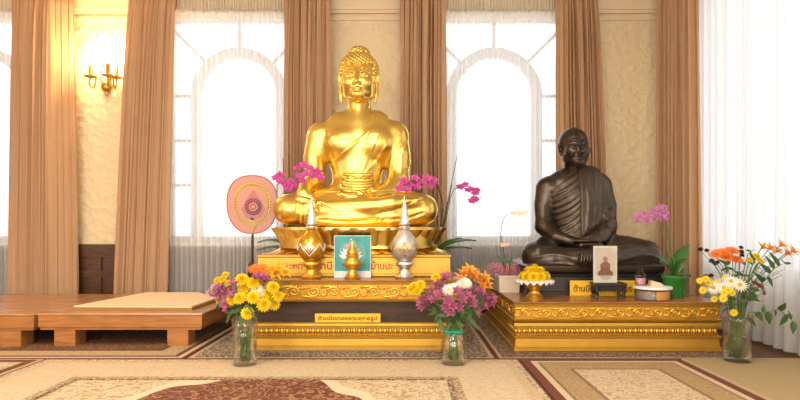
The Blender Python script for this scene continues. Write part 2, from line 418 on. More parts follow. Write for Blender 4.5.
def arcbar(mb, xc, zc, r0, r1, y0, y1, a0=0, a1=PI, n=24):
    pts = [(xc + r1 * math.cos(a0 + (a1 - a0) * i / n), zc + r1 * math.sin(a0 + (a1 - a0) * i / n)) for i in range(n + 1)]
    pin = [(xc + r0 * math.cos(a0 + (a1 - a0) * i / n), zc + r0 * math.sin(a0 + (a1 - a0) * i / n)) for i in range(n + 1)]
    for i in range(n): mb.plate([pts[i], pts[i + 1], pin[i + 1], pin[i]], y0, y1)
for wi, c in enumerate(WX):
    mb = MB(); y0, y1 = 5.50, 5.56
    mb.box(c - .70, c + .70, y0, y1, 2.82, 2.87); arcbar(mb, c, WZ, .365, .47, y0 - .02, y1)
    for s in (-1, 1):
        a, b = sorted((c + s * .645, c + s * .70)); mb.box(a, b, y0, y1, SILL, 2.87)
        a, b = sorted((c + s * .365, c + s * .47)); mb.box(a, b, y0 - .02, y1, SILL, WZ)
        a, b = sorted((c + s * .46, c + s * .65))
        for z in (1.22, 1.66, 2.10): mb.box(a, b, y0 + .01, y1 - .01, z - .015, z + .015)
    for k in (1, 2, 3):
        an = PI * k / 4; d = Vector((math.cos(an), 0, math.sin(an))); p = Vector((-d.z, 0, d.x)) * .016
        Lr = min(.66 / max(abs(d.x), 1e-3), (2.83 - WZ) / max(d.z, 1e-3)); q = [d * .46 + p, d * Lr + p, d * Lr - p, d * .46 - p]; mb.plate([(c + v.x, WZ + v.z) for v in q], y0 + .01, y1 - .01)
    mb.box(c - .70, c + .70, y0, y1, SILL, SILL + .06)
    w = struct(mk('window_%d' % (wi + 1), mb, M['white_trim']))
    g = MB(); n = 24
    g.box(c - .68, c + .68, 5.526, 5.532, SILL + .03, 2.85)
    mk('pane', g, M['pane'], w)
    mk('sill', MB().box(c - .74, c + .74, 5.33, 5.52, SILL - .03, SILL), M['trim'], w)
mb = MB(); x0, x1 = XR + .1, XR + .16
for a, b in ((2.95, 3.01), (4.79, 4.85)): mb.box(x0, x1, a, b, .45, 2.85)
for z, t in ((.45, .05), (2.8, .05)): mb.box(x0, x1, 2.95, 4.85, z, z + t)
w4 = struct(mk('window_4', mb, M['white_trim'])); mk('pane', MB().box(XR + .125, XR + .13, 3.0, 4.8, .5, 2.81), M['pane'], w4)
mb = MB()
for z0, z1, d in ((2.80, 2.83, .02), (2.86, 2.89, .035), (2.89, 3.0, .05), (3.0, 3.1, .08)): mb.box(XL, XR, YB - d, YB, z0, z1)
struct(mk('trim_1', mb, M['trim']))
def wainscot(name, a, b):
    mb = MB(); mb.box(a, b, YB - .03, YB, .12, .60); mb.box(a, b, YB - .06, YB, .60, .645); mb.box(a, b, YB - .045, YB, 0, .14)
    n = max(1, round((b - a) / .62)); w = (b - a) / n
    for i in range(n):
        mb.box(a + i * w + .05, a + i * w + w, YB - .05, YB, .52, .60)
        mb.box(a + i * w, a + i * w + .05, YB - .05, YB, .14, .6)
        mb.box(a + i * w + .05, a + i * w + w, YB - .05, YB, .33, .39)
    return struct(mk(name, mb, M['wainscot']))
wainscot('trim_2', XL, XR)

# ------------------------------------------------------------------ curtains
def cloth(tl, tr, bl, br, base, zt, zb, nf, amp, seed, axis='x', pinch=0., nu=None, nv=26, flat=None, edge=False):
    rr = random.Random(seed); mb = MB(); nu = nu or nf * 10
    ph = [rr.uniform(-1.1, 1.1) for _ in range(nf + 3)]; wp = (.45, rr.uniform(0, 6), .22, rr.uniform(0, 6)); am = [rr.uniform(.5, 1.3) for _ in range(nf + 3)]
    v = []; f = []
    for j in range(nv + 1):
        t = j / nv; z = zt + (zb - zt) * t
        l = tl + (bl - tl) * t ** .8; r = tr + (br - tr) * t ** .8
        for i in range(nu + 1):
            u = i / nu; q = max(0, min(nf, nf * u + wp[0] * math.sin(PI * u) * math.sin(4.4 * PI * u + wp[1]) + wp[2] * math.sin(PI * u) * math.sin(9.1 * PI * u + wp[3]))); k = int(q); fr = q - k
            a = am[k] * (1 - fr) + am[k + 1] * fr; p = ph[k] * (1 - fr) + ph[k + 1] * fr
            s = math.sin(2 * PI * q + p * min(1, .3 + t) + .4 * math.sin(3 * t + p)); s2 = .25 * math.sin(4 * PI * q + 2 * p)
            g = 1.0; back = 0.
            if edge:
                s = 1.15 - 2.3 * abs(math.sin(PI * q + .5 * p + .35 * math.sin(3 * t + p))) ** .55; s2 *= .5; g = min(1, .30 + max(0, min(u / edge[0], (1 - u) / edge[1]) - .6) * 1.8)
            if flat and u > flat: g = .3; back = .10 * (u - flat) / (1 - flat)
            w = amp * a * (s + s2) * (.75 + .35 * t) * g * min(1, .45 + t * 7)
            x = l + (r - l) * u + .25 * amp * math.cos(2 * PI * q + p) * min(1, t * 4)
            v.append((x, base + w + back, z) if axis == 'x' else (base + w, x, z))
    for j in range(nv):
        for i in range(nu): f.append((j * (nu + 1) + i, j * (nu + 1) + i + 1, (j + 1) * (nu + 1) + i + 1, (j + 1) * (nu + 1) + i))
    return mb.add(v, f)
def thick(o, t):
    m = o.modifiers.new('Solidify', 'SOLIDIFY'); m.thickness = t; m.offset = 0
def X(px, Y): return (px - CX) * Y / F
def drape(tl, tr, bl, br, seed, label, nf=9, Y=5.20, flat=None, axis='x', base=None, edge=(.16, .06)):
    if axis == 'x': a = [X(q, Y) for q in (tl, tr, bl, br)]; base = Y
    else: a = [tl, tr, bl, br]
    loc = ((a[0] + a[1]) / 2, base, 0) if axis == 'x' else (base, (a[0] + a[1]) / 2, 0)
    r = empty('drape', loc, label, 'curtain', 'tan floor-length drapes')
    o = mk('panel', cloth(*a, base, 3.0, .02, nf, .055, seed, axis, flat=flat, edge=edge, nu=nf * 14), M['drape'], r, True); thick(o, .006)
    o = mk('pleated_heading', cloth(a[0], a[1], a[0], a[1], base - (.03 if axis == 'x' else .03), 3.05, 2.93, nf * 2, .016, seed + 50, axis, nv=6), M['drape'], r, True); thick(o, .006)
    return r
drape(13, 67, 8, 71, 1, 'tan drape left of the brass wall sconce, its right edge glowing yellow', 12, flat=.72)
drape(130, 176, 114, 166, 2, 'tan drape right of the brass wall sconce, flaring toward its hem', 11, edge=(.06, .22))
drape(284, 330, 283, 330, 3, 'tan drape left of the golden statue head', 11, edge=(.16, .16))
drape(400, 445, 400, 446, 4, 'tan drape right of the golden statue head', 11, edge=(.1, .16))
drape(555, 597, 555, 609, 5, 'tan drape hanging behind the dark bronze statue head', 10, edge=(.2, .06))
drape(4.50, 5.17, 4.42, 5.15, 6, 'tan drape in the right corner behind the potted orchid', 8, axis='y', base=2.36)
def sheerc(a, b, base, seed, label, axis='x', nf=22, zb=.03, zt=2.87, amp=.02):
    loc = ((a + b) / 2, base, 0) if axis == 'x' else (base, (a + b) / 2, 0)
    r = empty('sheer_curtain', loc, label, 'curtain', 'white sheer curtains')
    mk('panel', cloth(a, b, a, b, base, zt, zb, nf, amp, seed, axis, nv=14, nu=nf * 8), M['sheer'] if axis == 'x' else M['sheer_dense'], r, True)
    o = mk('gathered_heading', cloth(a, b, a, b, base - (.02 if axis == 'x' else -.0), 3.06, 2.85, nf * 2, .014, seed + 9, axis, nv=5, nu=nf * 10), M['header'], r, True); thick(o, .004)
sheerc(-4.95, -3.62, 5.295, 11, 'white sheer curtain at the far left edge of the view')
sheerc(X(168, 5.3), X(293, 5.3), 5.295, 12, 'white sheer curtain behind the round pink fan')
sheerc(X(438, 5.3), X(562, 5.3), 5.295, 13, 'white sheer curtain between the golden and the bronze statue')
sheerc(2.75, 4.75, 2.44, 14, 'white sheer curtain on the right, behind the bouquet of white daisies', 'y', 20, .02, 2.95, .035)

# ------------------------------------------------------------------ rugs
def rugmat(name, hx, hy, bands, field, floral, fscale=9., thr=.45, medallion=None, floral2=None):
    """bands: list of (distance from edge, colour, motif colour or None); field: colour; floral: motif colour"""
    m, nt, out = mat(name); L = nt.links.new
    b = N(nt, 'ShaderNodeBsdfPrincipled', Roughness=.9); b.inputs['Specular IOR Level'].default_value = .25
    tc = N(nt, 'ShaderNodeTexCoord'); sp = N(nt, 'ShaderNodeSeparateXYZ'); L(tc.outputs['Object'], sp.inputs[0])
    def mth(op, a, c=None):
        n = N(nt, 'ShaderNodeMath', operation=op)
        for i, q in enumerate((a, c)):
            if q is None: continue
            if isinstance(q, (int, float)): n.inputs[i].default_value = q
            else: L(q, n.inputs[i])
        return n.outputs[0]
    def mix(fac, a, c):
        n = N(nt, 'ShaderNodeMix', data_type='RGBA')
        for i, q in ((0, fac), (6, a), (7, c)):
            if isinstance(q, (tuple, list)): n.inputs[i].default_value = (*q, 1)
            elif isinstance(q, (int, float)): n.inputs[i].default_value = q
            else: L(q, n.inputs[i])
        return n.outputs[2]
    ax = mth('ABSOLUTE', sp.outputs[0]); ay = mth('ABSOLUTE', sp.outputs[1])
    d = mth('MINIMUM', mth('SUBTRACT', hx, ax), mth('SUBTRACT', hy, ay))
    # motif: curling vines (distorted waves) plus blossoms (voronoi cells)
    nz = N(nt, 'ShaderNodeTexNoise', Scale=fscale * 1.5, Detail=0., Distortion=.5); L(tc.outputs['Object'], nz.inputs['Vector'])
    vine = mth('LESS_THAN', mth('ABSOLUTE', mth('SUBTRACT', mth('FRACT', mth('MULTIPLY', nz.outputs['Fac'], 4.)), .5)), .12)
    vo = N(nt, 'ShaderNodeTexVoronoi', Scale=fscale * 1.4); L(tc.outputs['Object'], vo.inputs['Vector'])
    blo = mth('LESS_THAN', mth('ABSOLUTE', mth('SUBTRACT', vo.outputs['Distance'], thr * .55)), thr * .12); core = mth('LESS_THAN', vo.outputs['Distance'], thr * .25)
    motif = mth('MAXIMUM', vine, blo)
    vb = N(nt, 'ShaderNodeTexVoronoi', Scale=fscale * 3.2); L(tc.outputs['Object'], vb.inputs['Vector'])
    small = mth('LESS_THAN', vb.outputs['Distance'], .42)
    nb = N(nt, 'ShaderNodeTexNoise', Scale=fscale * 1.1, Detail=1., Distortion=2.2); L(tc.outputs['Object'], nb.inputs['Vector'])
    vb2 = mth('LESS_THAN', mth('ABSOLUTE', mth('SUBTRACT', mth('FRACT', mth('MULTIPLY', nb.outputs['Fac'], 6.)), .5)), .12)
    fl2 = mth('LESS_THAN', mth('ABSOLUTE', mth('SUBTRACT', vb.outputs['Distance'], .26)), .10)
    small = mth('MAXIMUM', fl2, vb2)
    col = mix(mth('MULTIPLY', motif, .75), field, floral); col = mix(core, col, floral2 or field)
    if medallion:
        cx, cy, rx, ry, mc, mf = medallion
        ex = mth('POWER', mth('DIVIDE', mth('SUBTRACT', sp.outputs[0], cx), rx), 2.); ey = mth('POWER', mth('DIVIDE', mth('SUBTRACT', sp.outputs[1], cy), ry), 2.)
        at = mth('ARCTAN2', mth('SUBTRACT', sp.outputs[1], cy), mth('SUBTRACT', sp.outputs[0], cx))
        e = mth('ADD', mth('ADD', ex, ey), mth('MULTIPLY', mth('SINE', mth('MULTIPLY', at, 26.)), .05))
        ring = mth('MULTIPLY', mth('LESS_THAN', e, 1.12), mth('GREATER_THAN', e, .98))
        inner = mix(motif, mc, mf); inner = mix(core, inner, mc)
        col = mix(mth('LESS_THAN', e, 1.0), col, inner); col = mix(ring, col, (.80, .66, .45))
    for dist, c, mo in sorted(bands, key=lambda q: -q[0]):
        bc = mix(mth('MULTIPLY', small, .7), c, mo) if mo else c
        col = mix(mth('LESS_THAN', d, dist), col, bc)
    fz = N(nt, 'ShaderNodeTexNoise', Scale=350.); L(tc.outputs['Object'], fz.inputs['Vector'])
    col2 = mix(mth('MULTIPLY', fz.outputs['Fac'], .35), col, (.30, .20, .11)); L(col2, b.inputs['Base Color'])
    bp = N(nt, 'ShaderNodeBump', Strength=.5, Distance=.004); L(fz.outputs['Fac'], bp.inputs['Height']); L(bp.outputs[0], b.inputs['Normal'])
    L(b.outputs[0], out.inputs[0]); return m
def rug(x0, x1, y0, y1, mname, label, *a, **k):
    hx, hy = (x1 - x0) / 2, (y1 - y0) / 2
    r = thing('rug', MB().rloft(x0, x1, y0, y1, [(0, 0), (.006, 0), (.008, -.004)]), rugmat(mname, hx, hy, *a, **k), ((x0 + x1) / 2, (y0 + y1) / 2, 0), label, 'rug')
    return r
CR, BE, TN, BU, DK, NV = (.70, .57, .39), (.58, .43, .26), (.40, .26, .12), (.15, .03, .022), (.09, .045, .03), (.05, .05, .06)
rug(-2.17, .685, 0.2, 3.385, 'medallion_rug_pile', 'large cream rug in front with a burgundy oval medallion', [(.012, DK, None), (.045, CR, DK), (.10, BE, CR), (.40, CR, BE), (.44, BE, DK), (.47, DK, CR)], CR, TN, 11., .5, medallion=(0, -.4, .78, 1.62, (.125, .022, .016), (.40, .20, .10)))
rug(-5.2, -2.18, 0.2, 3.385, 'left_rug_pile', 'cream rug with a red edge stripe at the lower left corner', [(.02, BE, None), (.075, BU, None), (.12, CR, DK), (.40, CR, BE), (.44, DK, CR)], BU, BE, 11.)
rug(-5.2, -1.345, 3.395, 5.2, 'platform_rug_pile', 'burgundy floral rug under the low wooden platforms', [(.02, BU, None), (.05, CR, None), (.085, BU, None), (.22, BE, TN), (.25, DK, None)], (.16, .05, .025), (.40, .22, .10), 15.)
rug(-1.335, .555, 3.395, 5.2, 'altar_rug_pile', 'cream rug with black flowers under the golden statue altar', [(.012, BU, None), (.035, BE, None), (.20, (.075, .06, .055), (.85, .68, .46)), (.24, TN, None), (.30, CR, None)], BE, CR, 13.)
rug(.565, 2.10, 3.395, 5.2, 'bronze_rug_pile', 'dark-bordered floral rug under the bronze statue altar', [(.012, BU, None), (.03, BE, None), (.18, DK, BE), (.21, BU, None)], CR, DK, 13.)
rug(.695, 1.665, 0.2, 3.385, 'striped_rug_pile', 'cream rug with red, cream and tan border stripes, right of the medallion rug', [(.05, BU, None), (.085, CR, None), (.10, (.24, .15, .08), None), (.23, TN, BE), (.25, (.24, .16, .09), None)], CR, TN, 15., .45)
rug(1.675, 3.0 - .47, 0.2, 3.41, 'plain_rug_pile', 'plain olive-beige rug at the lower right corner', [(.02, BE, None), (.45, (.46, .36, .20), None), (.46, CR, None)], (.50, .39, .22), (.46, .36, .20), 5.)

# ------------------------------------------------------------------ low wooden platforms and mat
def platform(x0, x1, y0, y1, label, group='low wooden platforms'):
    r = empty('low_platform', ((x0 + x1) / 2, (y0 + y1) / 2, .008), label, 'platform', group)
    mk('top', MB().rloft(x0, x1, y0, y1, [(.214, 0), (.222, .004), (.229, 0)]), M['platformtop'], r)
    mk('apron', MB().rloft(x0 + .002, x1 - .002, y0 + .002, y1 - .002, [(.135, -.002), (.137, 0), (.212, 0), (.2135, -.002)]), M['oak'], r)
    mk('lower_rail', MB().rloft(x0 + .012, x1 - .012, y0 + .012, y1 - .012, [(.118, 0), (.134, 0)]), M['oak'], r)
    for a in (x0 + .10, x1 - .24):
        for b in (y0 + .02, y1 - .16): mk('leg', MB().box(a, a + .14, b, b + .13, .008, .118), M['oak'], r)
platform(-2.455, -1.356, 3.74, 4.84, 'low wooden platform with the cream mat on it')
platform(-3.70, -2.465, 3.72, 4.84, 'low wooden platform at the left edge, nothing on its top')
r = empty('floor_mat', (-1.9, 4.3, .229), 'cream mat with tan edging lying on the low wooden platform', 'mat')
o1 = [(-2.33, 3.91), (-1.475, 3.88), (-1.46, 4.36), (-1.75, 4.76), (-2.2, 4.76)]
mk('edging', MB().slab(o1, .2295, .246), M['matedge'], r)
cxm = sum(p[0] for p in o1) / 5; cym = sum(p[1] for p in o1) / 5
mk('sheet', MB().slab([(cxm + (p[0] - cxm) * .975, cym + (p[1] - cym) * .975) for p in o1], .2455, .256), M['mat'], r)

# ------------------------------------------------------------------ altars
def scrolls(mb, length, z0, z1, put, unit=.125):
    """carved running scroll; put(u, z, d) -> world point, d = distance out of the face"""
    n = max(2, round(length / unit)); w = length / n; zc = (z0 + z1) / 2; hh = (z1 - z0) / 2
    for i in range(n):
        s = 1 if i % 2 else -1; c = (i + .5) * w
        pts = []; rad = []
        for k in range(30):
            t = k / 29; a = PI + t * 3.3 * PI; q = hh * .78 * (1 - t * .86)
            pts.append(put(c + w * .12 + q * 1.15 * math.cos(a), zc + s * q * math.sin(a), .005)); rad.append(hh * (.20 - .08 * t))
        mb.tube(pts, rad, 6)
        mb.tube([put(c - w * .55, zc - s * hh * .55, .003), put(c - w * .3, zc - s * hh * .75, .004), put(c, zc - s * hh * .8, .004), put(c + w * .2, zc - s * hh * .6, .004)], [hh * .14, hh * .22, hh * .18, hh * .08], 6)
        for k in range(7):
            a = PI * .75 + k * .52; q = hh * .80; p = (c + w * .12 + q * 1.15 * math.cos(a), zc + s * q * math.sin(a)); e = (p[0] + hh * .42 * math.cos(a + .9), p[1] + s * hh * .42 * math.sin(a + .9))
            if abs(e[1] - zc) < hh: mb.tube([put(*p, .003), put((p[0] + e[0]) / 2, (p[1] + e[1]) / 2, .005), put(*e, .002)], [hh * .10, hh * .17, hh * .04], 6)
        for da, l in ((.3, .5), (1.0, .55), (1.8, .45), (-.5, .45)):
            p = (c - w * .38, zc + s * hh * .35); e = (p[0] + w * .2 * math.cos(da + 1), p[1] + s * hh * l * math.sin(da + 1))
            mb.tube([put(*p, .002), put((p[0] + e[0]) / 2, (p[1] + e[1]) / 2 + .003, .005), put(*e, .002)], [hh * .07, hh * .22, hh * .05], 6)
        mb.ball(put(c + w * .12, zc, .003), hh * .16, 8, 6)
def eggs(mb, length, z0, z1, put, pitch=.034):
    n = round(length / pitch); w = length / n
    for i in range(n):
        c = put((i + .5) * w, (z0 + z1) / 2, .0); mb.ball(c, (w * .36, w * .36, (z1 - z0) * .46), 8, 6)
        mb.tube([put(i * w, z1, .002), put(i * w, z0, .004)], [.003, .005], 5)
def altar(x0, x1, y0, y1, zl, label, gap):
    zt, zf, zg, ze1, ze0 = zl
    r = empty('altar', ((x0 + x1) / 2, (y0 + y1) / 2, .008), label, 'altar')
    mk('top_board', MB().rloft(x0, x1, y0, y1, [(zt - .014, -.004), (zt - .01, 0), (zt, 0)]), M['topwood'], r)
    tm = mk('top_moulding', MB().rloft(x0 + .002, x1 - .002, y0 + .002, y1 - .002, [(zf, -.006), (zf + .012, .004), (zf + .02, -.008), (zt - .03, -.008), (zt - .024, .002), (zt - .0145, .004)]), M['goldpaint'], r)
    mb = MB(); fz0, fz1 = zf + .022, zt - .032
    scrolls(mb, x1 - x0 - .02, fz0, fz1, lambda u, z, d: Vector((x0 + .01 + u, y0 + .011 - d, z)))
    scrolls(mb, y1 - y0 - .02, fz0, fz1, lambda u, z, d: Vector((x0 + .011 - d, y0 + .01 + u, z)))
    mk('carved_frieze', mb, M['goldbright'], r, True).parent = tm
    if gap: mk('dark_riser', MB().box(x0 + .03, x1 - .03, y0 + .03, y1 - .03, zg - .002, zf + .002), M['darkwood'], r)
    b = zg
    bm = mk('base_moulding', MB().rloft(x0 + .002, x1 - .002, y0 + .002, y1 - .002, [(.008, .0), (.03, .0), (.034, -.008), (ze0 - .022, -.012), (ze0 - .016, -.002), (ze0 - .004, .0), (ze0, -.018), (ze1, -.018), (ze1 + .003, -.002), (ze1 + .012, .0), (b - .006, -.002), (b, -.02)]), M['goldpaint'], r)
    mb = MB(); eggs(mb, x1 - x0 - .04, ze0 + .003, ze1 - .003, lambda u, z, d: Vector((x0 + .02 + u, y0 + .018 - d, z)))
    eggs(mb, y1 - y0 - .04, ze0 + .003, ze1 - .003, lambda u, z, d: Vector((x0 + .018 - d, y0 + .02 + u, z)))
    mk('egg_and_dart_band', mb, M['goldbright'], r, True).parent = bm
    return r
altar(-1.075, .38, 3.64, 5.0, (.462, .320, .184, .152, .100), 'golden carved altar with a dark wood band, under the seated golden statue', True)
altar(.70, 2.04, 3.60, 4.92, (.324, .196, .194, .158, .108), 'low golden carved altar under the dark bronze statue', False)

def sign(x0, x1, y, z0, z1, text, label, fit):
    r = empty('sign', ((x0 + x1) / 2, y, z0), label, 'sign')
    bd = mk('board', MB().box(x0, x1, y, y + .008, z0 + .0005, z1), M['yellowsign'], r)
    txt(text, (z1 - z0) * .55, y - .0005, (x0 + x1) / 2, z0 + (z1 - z0) * .28, M['redtext'], 'lettering', r, fit=fit).parent = bd
    return r
sign(X(315, 3.652), X(380.5, 3.652), 3.650, .184, .184 + .058, 'ด้านปิดทองพระพุทธรูป', 'small yellow sign with dark red Thai lettering on the altar band below the golden statue', .385)
sign(X(570, 3.94), X(635, 3.94), 3.94, .324, .43, 'ด้านปิดทองพระมิตร', 'yellow sign with dark red Thai lettering behind the small black stand', .41)

# ------------------------------------------------------------------ heads
def head(h=.004, hw=1., aged=False, yaw=0., at=(0, 0, 0), sc=1., hair=True):
    fd = Field((-.2, -.26, -.36), (.2, .24, .34), h)
    e = fd.ell; t = fd.tube
    e((0, .03, .05), (.128, .155, .135)); e((0, -.02, -.05), (.112 if not aged else .108, .125, .125), .04)
    e((0, -.092, -.142), (.05, .045, .042), .05)
    for s in (-1, 1):
        e((s * .06, -.085, -.05), (.045, .045, .045), .04); e((s * .07, -.01, -.115), (.035, .06, .045), .05)
        if aged: e((s * .075, -.095, -.028), (.03, .025, .018), .03)
    for s in (-1, 1): e((s * .05, -.162, .0), (.034, .02, .018), .02, 'sub')
    t([(0, -.135, .03), (0, -.160, -.02), (0, -.182, -.062)], [.011, .0115, .016] if not aged else [.014, .017, .023], .022)
    for s in (-1, 1): e((s * (.019 if not aged else .024), -.158, -.068), (.014, .016, .011), .012)
    for s in (-1, 1):
        fd.ridge([(s * .012, .022), (s * .035, .046), (s * .065, .048), (s * .098, .022)], .0105, .008, inset=-.003)
        e((s * .052, -.122, -.002), (.034, .024, .017), .008)
        fd.ridge([(s * .022, -.007), (s * .045, -.013), (s * .07, -.010), (s * .088, .002)], .007, .004, 'sub', -.001)
        fd.ridge([(s * .020, .010), (s * .05, .018), (s * .086, .008)], .003, .004, 'sub', -.001)
        if aged: fd.ridge([(s * .03, -.055), (s * .05, -.08), (s * .055, -.11)], .004, .008, 'sub', -.001)
    y = fd.sy(0, -.108) or -.14
    e((0, y + .004, -.103), (.036, .016, .008), .01); e((0, y + .004, -.118), (.028, .015, .010), .01)
    fd.ridge([(-.046, -.103), (-.018, -.110), (0, -.1085), (.018, -.110), (.046, -.103)], .0042, .004, 'sub', -.0015)
    for s in (-1, 1):
        if aged:
            t([(s * .108, .02, .03), (s * .124, .03, .02), (s * .122, .03, -.03), (s * .11, .015, -.065)], [.014, .018, .016, .014], .012)
            e((s * .123, .01, -.015), (.014, .018, .028), .006, 'sub')
        else:
            t([(s * .122, .02, .04), (s * .138, .03, .03), (s * .138, .025, -.05), (s * .132, .01, -.12), (s * .126, .0, -.17)], [.013, .018, .014, .015, .012], .012)
            e((s * .14, .005, .0), (.012, .018, .04), .006, 'sub')
    t([(0, .03, -.08), (0, .045, -.33)], [.082, .098] if not aged else [.075, .09], .03)
    if not aged:
        for z in (-.205, -.235, -.262): fd.tube([(.1 * math.sin(a), .04 - .1 * math.cos(a), z - .006 * math.cos(a)) for a in np.linspace(-1.6, 1.6, 14)], .004, .006, 'sub')
    P, Fc = fd.mesh()
    out = [(P, Fc)]
    if hair:
        hd = Field((-.2, -.2, -.08), (.2, .26, .34), h)
        hd.ell((0, .04, .06), (.140, .160, .140)); hd.ell((0, .045, .19), (.072, .08, .055), .03); hd.ell((0, .045, .235), (.03, .03, .025), .02)
        hd.ell((0, -.16, -.075), (.122, .15, .158), .01, 'sub'); hd.D = np.maximum(hd.D, (-.06 - hd.ax[2])[None, None, :].astype(np.float32))
        rr = random.Random(3); ga = PI * (3 - 5 ** .5)
        for i in range(300):
            z = 1 - 1.25 * i / 300; a = ga * i; q = math.sqrt(max(0, 1 - z * z)); d = Vector((q * math.cos(a), q * math.sin(a), z))
            p = Vector((0, .04, .06)) + Vector((d.x * .142, d.y * .162, d.z * .142))
            if p.z < -.05 or (p.y < -.04 and p.z < .078 + .02 * abs(p.x) / .1 and abs(p.x) < .115): continue
            hd.ell(p, .0145, .002)
        for i in range(52):
            z = 1 - 1.0 * i / 52; a = ga * i; q = math.sqrt(1 - z * z)
            hd.ell((q * math.cos(a) * .074, .045 + q * math.sin(a) * .082, .19 + z * .057), .0145, .002)
        out.append(hd.mesh())
    res = []
    c, sn = math.cos(yaw), math.sin(yaw)
    for P, Fc in out:
        P = P * sc; Q = P.copy(); Q[:, 0] = P[:, 0] * c - P[:, 1] * sn; Q[:, 1] = P[:, 0] * sn + P[:, 1] * c
        res.append((Q + np.array(at), Fc))
    return res

def plane_cut(fd, D, fn):
    Xg = fd.ax[0][:, None, None]; Yg = fd.ax[1][None, :, None]; Zg = fd.ax[2][None, None, :]
    return np.maximum(D, np.asarray(fn(Xg, Yg, Zg), np.float32))

# ------------------------------------------------------------------ golden seated statue
def golden_statue():
    root = empty('seated_statue', (-.35, 4.3, .462), 'tall polished golden seated statue on a lotus base, right hand over its knee', 'statue')
    Yc = 4.32
    fd = Field((-1.06, 3.82, .74), (.32, 4.62, 1.80), .0075)
    v = lambda a, b, Y: tuple(W(a, b, Y))
    e, t = fd.ell, fd.tube
    e(v(357, 206, Yc), (.30, .20, .17)); e(v(357, 182, Yc + .01), (.185, .135, .22), .06); e(v(358, 147, Yc + .02), (.268, .155, .24), .08)
    t([v(322, 133, Yc + .02), v(394, 133, Yc + .02)], .085, .07); t([v(340, 121.5, Yc + .03), v(376, 121.5, Yc + .03)], .068, .09)
    for a in (340, 377): e(v(a, 142, Yc - .085), (.10, .055, .085), .06)
    e(v(358, 186, Yc - .08), (.13, .05, .07), .05)
    # legs: thighs, folded shins
    t([v(335, 206, Yc), v(312, 208, 4.22), v(288.5, 209, 4.13)], [.15, .135, .112], .05)
    t([v(380, 206, Yc), v(402, 208, 4.22), v(422.5, 209, 4.13)], [.15, .135, .112], .05)
    t([v(422, 212, 4.11), v(390, 217, 4.05), v(330, 219, 4.00), v(310, 220, 4.0)], [.098, .085, .06, .05], .03)
    t([v(291, 210, 4.11), v(330, 209, 4.05), v(378, 206, 4.00), v(392, 204, 4.0)], [.10, .088, .066, .058], .03)
    t([v(388, 204, 4.0), v(405, 202, 4.01), v(418, 202, 4.03)], [.05, .048, .035], .03)
    # left arm (viewer's right)
    t([v(395.5, 137, Yc + .02), v(399, 158, Yc), v(398.5, 180, 4.28)], [.095, .085, .072], .05)
    base = None
    t([v(398.5, 180, 4.28), v(388, 192, 4.17), v(372, 197, 4.09)], [.074, .062, .045], .03)
    robe = fd.D.copy()
    t([v(358.5, 100, Yc + .03), v(358.5, 125, Yc + .02)], [.085, .098], .04)
    # right arm (viewer's left)
    t([v(318.5, 138, Yc + .02), v(314.5, 158, Yc), v(315, 178, 4.27)], [.093, .084, .068], .05)
    t([v(315, 178, 4.27), v(309, 185, 4.13), v(305, 189, 4.02)], [.07, .058, .044], .03)
    # right hand over the knee, five fingers pointing down
    t([v(305, 188, 4.02), v(304, 193, 3.965)], [.045, .045], .03); e(v(303.5, 199, 3.945), (.062, .03, .062), .02)
    for k, (dx, l) in enumerate(((-.046, .100), (-.016, .122), (.015, .116), (.045, .088))):
        a = W(303.5, 205, 3.935); t([(a.x + dx * .9, 3.94, a.z), (a.x + dx, 3.925, a.z - l * .55), (a.x + dx, 3.932, a.z - l)], [.0165, .0155, .012], .004)
    a = W(309, 196, 3.945); t([a, (a.x + .035, 3.935, a.z - .035), (a.x + .045, 3.935, a.z - .085)], [.02, .017, .012], .008)
    # left hand resting in the lap, palm up, fingers toward the viewer's left
    e(v(363, 198, 4.045), (.075, .06, .028), .03)
    for dy, l in ((-.045, .10), (-.017, .125), (.012, .12), (.04, .10)):
        a = W(355, 197.3, 4.045); t([(a.x + .02, a.y + dy, a.z), (a.x - l * .5, a.y + dy, a.z + .006), (a.x - l, a.y + dy, a.z + .022)], [.017, .015, .011], .004)
    a = W(364, 195, 4.02); t([a, (a.x - .04, a.y - .005, a.z + .02), (a.x - .085, a.y, a.z + .028)], [.02, .017, .012], .008)
    # toes of the upturned foot
    for k in range(5): a = W(418, 199.5 + k * 1.3, 4.0 + .006 * k); e(a, (.022, .016, .011), .004)
    # shallow folds on the bare side and legs
    for q in (([(-.78, 1.02), (-.65, .99), (-.52, .93)]), ([(-.2, .90), (-.05, .935), (.06, .99)]), ([(-.62, .86), (-.4, .845), (-.2, .86)]), ([(-.15, .86), (.02, .87), (.13, .91)])):
        fd.ridge(q, .006, .012, 'sub')
    hp = head(.004, at=W(358.5, 79, Yc + .0) , sc=1.03)
    body = [fd.mesh(), hp[0]]
    sculpt_obj('body', body, M['gold'], root)
    sculpt_obj('hair', [hp[1]], M['gold_hair'], root)
    # robe: a thin shell over torso, left arm and legs, hem running diagonally over the chest
    p0 = W(384, 117, Yc - .12); p1 = W(325, 166, Yc - .12); n = Vector((p1.z - p0.z, 0, -(p1.x - p0.x))).normalized()
    sg = 1 if n.dot(W(385, 165, Yc - .1) - p0) < 0 else -1
    RD = plane_cut(fd, robe - .006, lambda x, y, z: sg * ((x - p0.x) * n.x + (z - p0.z) * n.z))
    zl = W(357, 192, 4.1).z
    RD = plane_cut(fd, RD, lambda x, y, z: zl - z); fr = Field.__new__(Field); fr.lo, fr.h, fr.ax, fr.D = fd.lo, fd.h, fd.ax, RD
    fr.ridge([(p0.x, p0.z - .02), ((p0.x + p1.x) / 2 + .01, (p0.z + p1.z) / 2 - .01), (p1.x + .02, p1.z)], .008, .01)
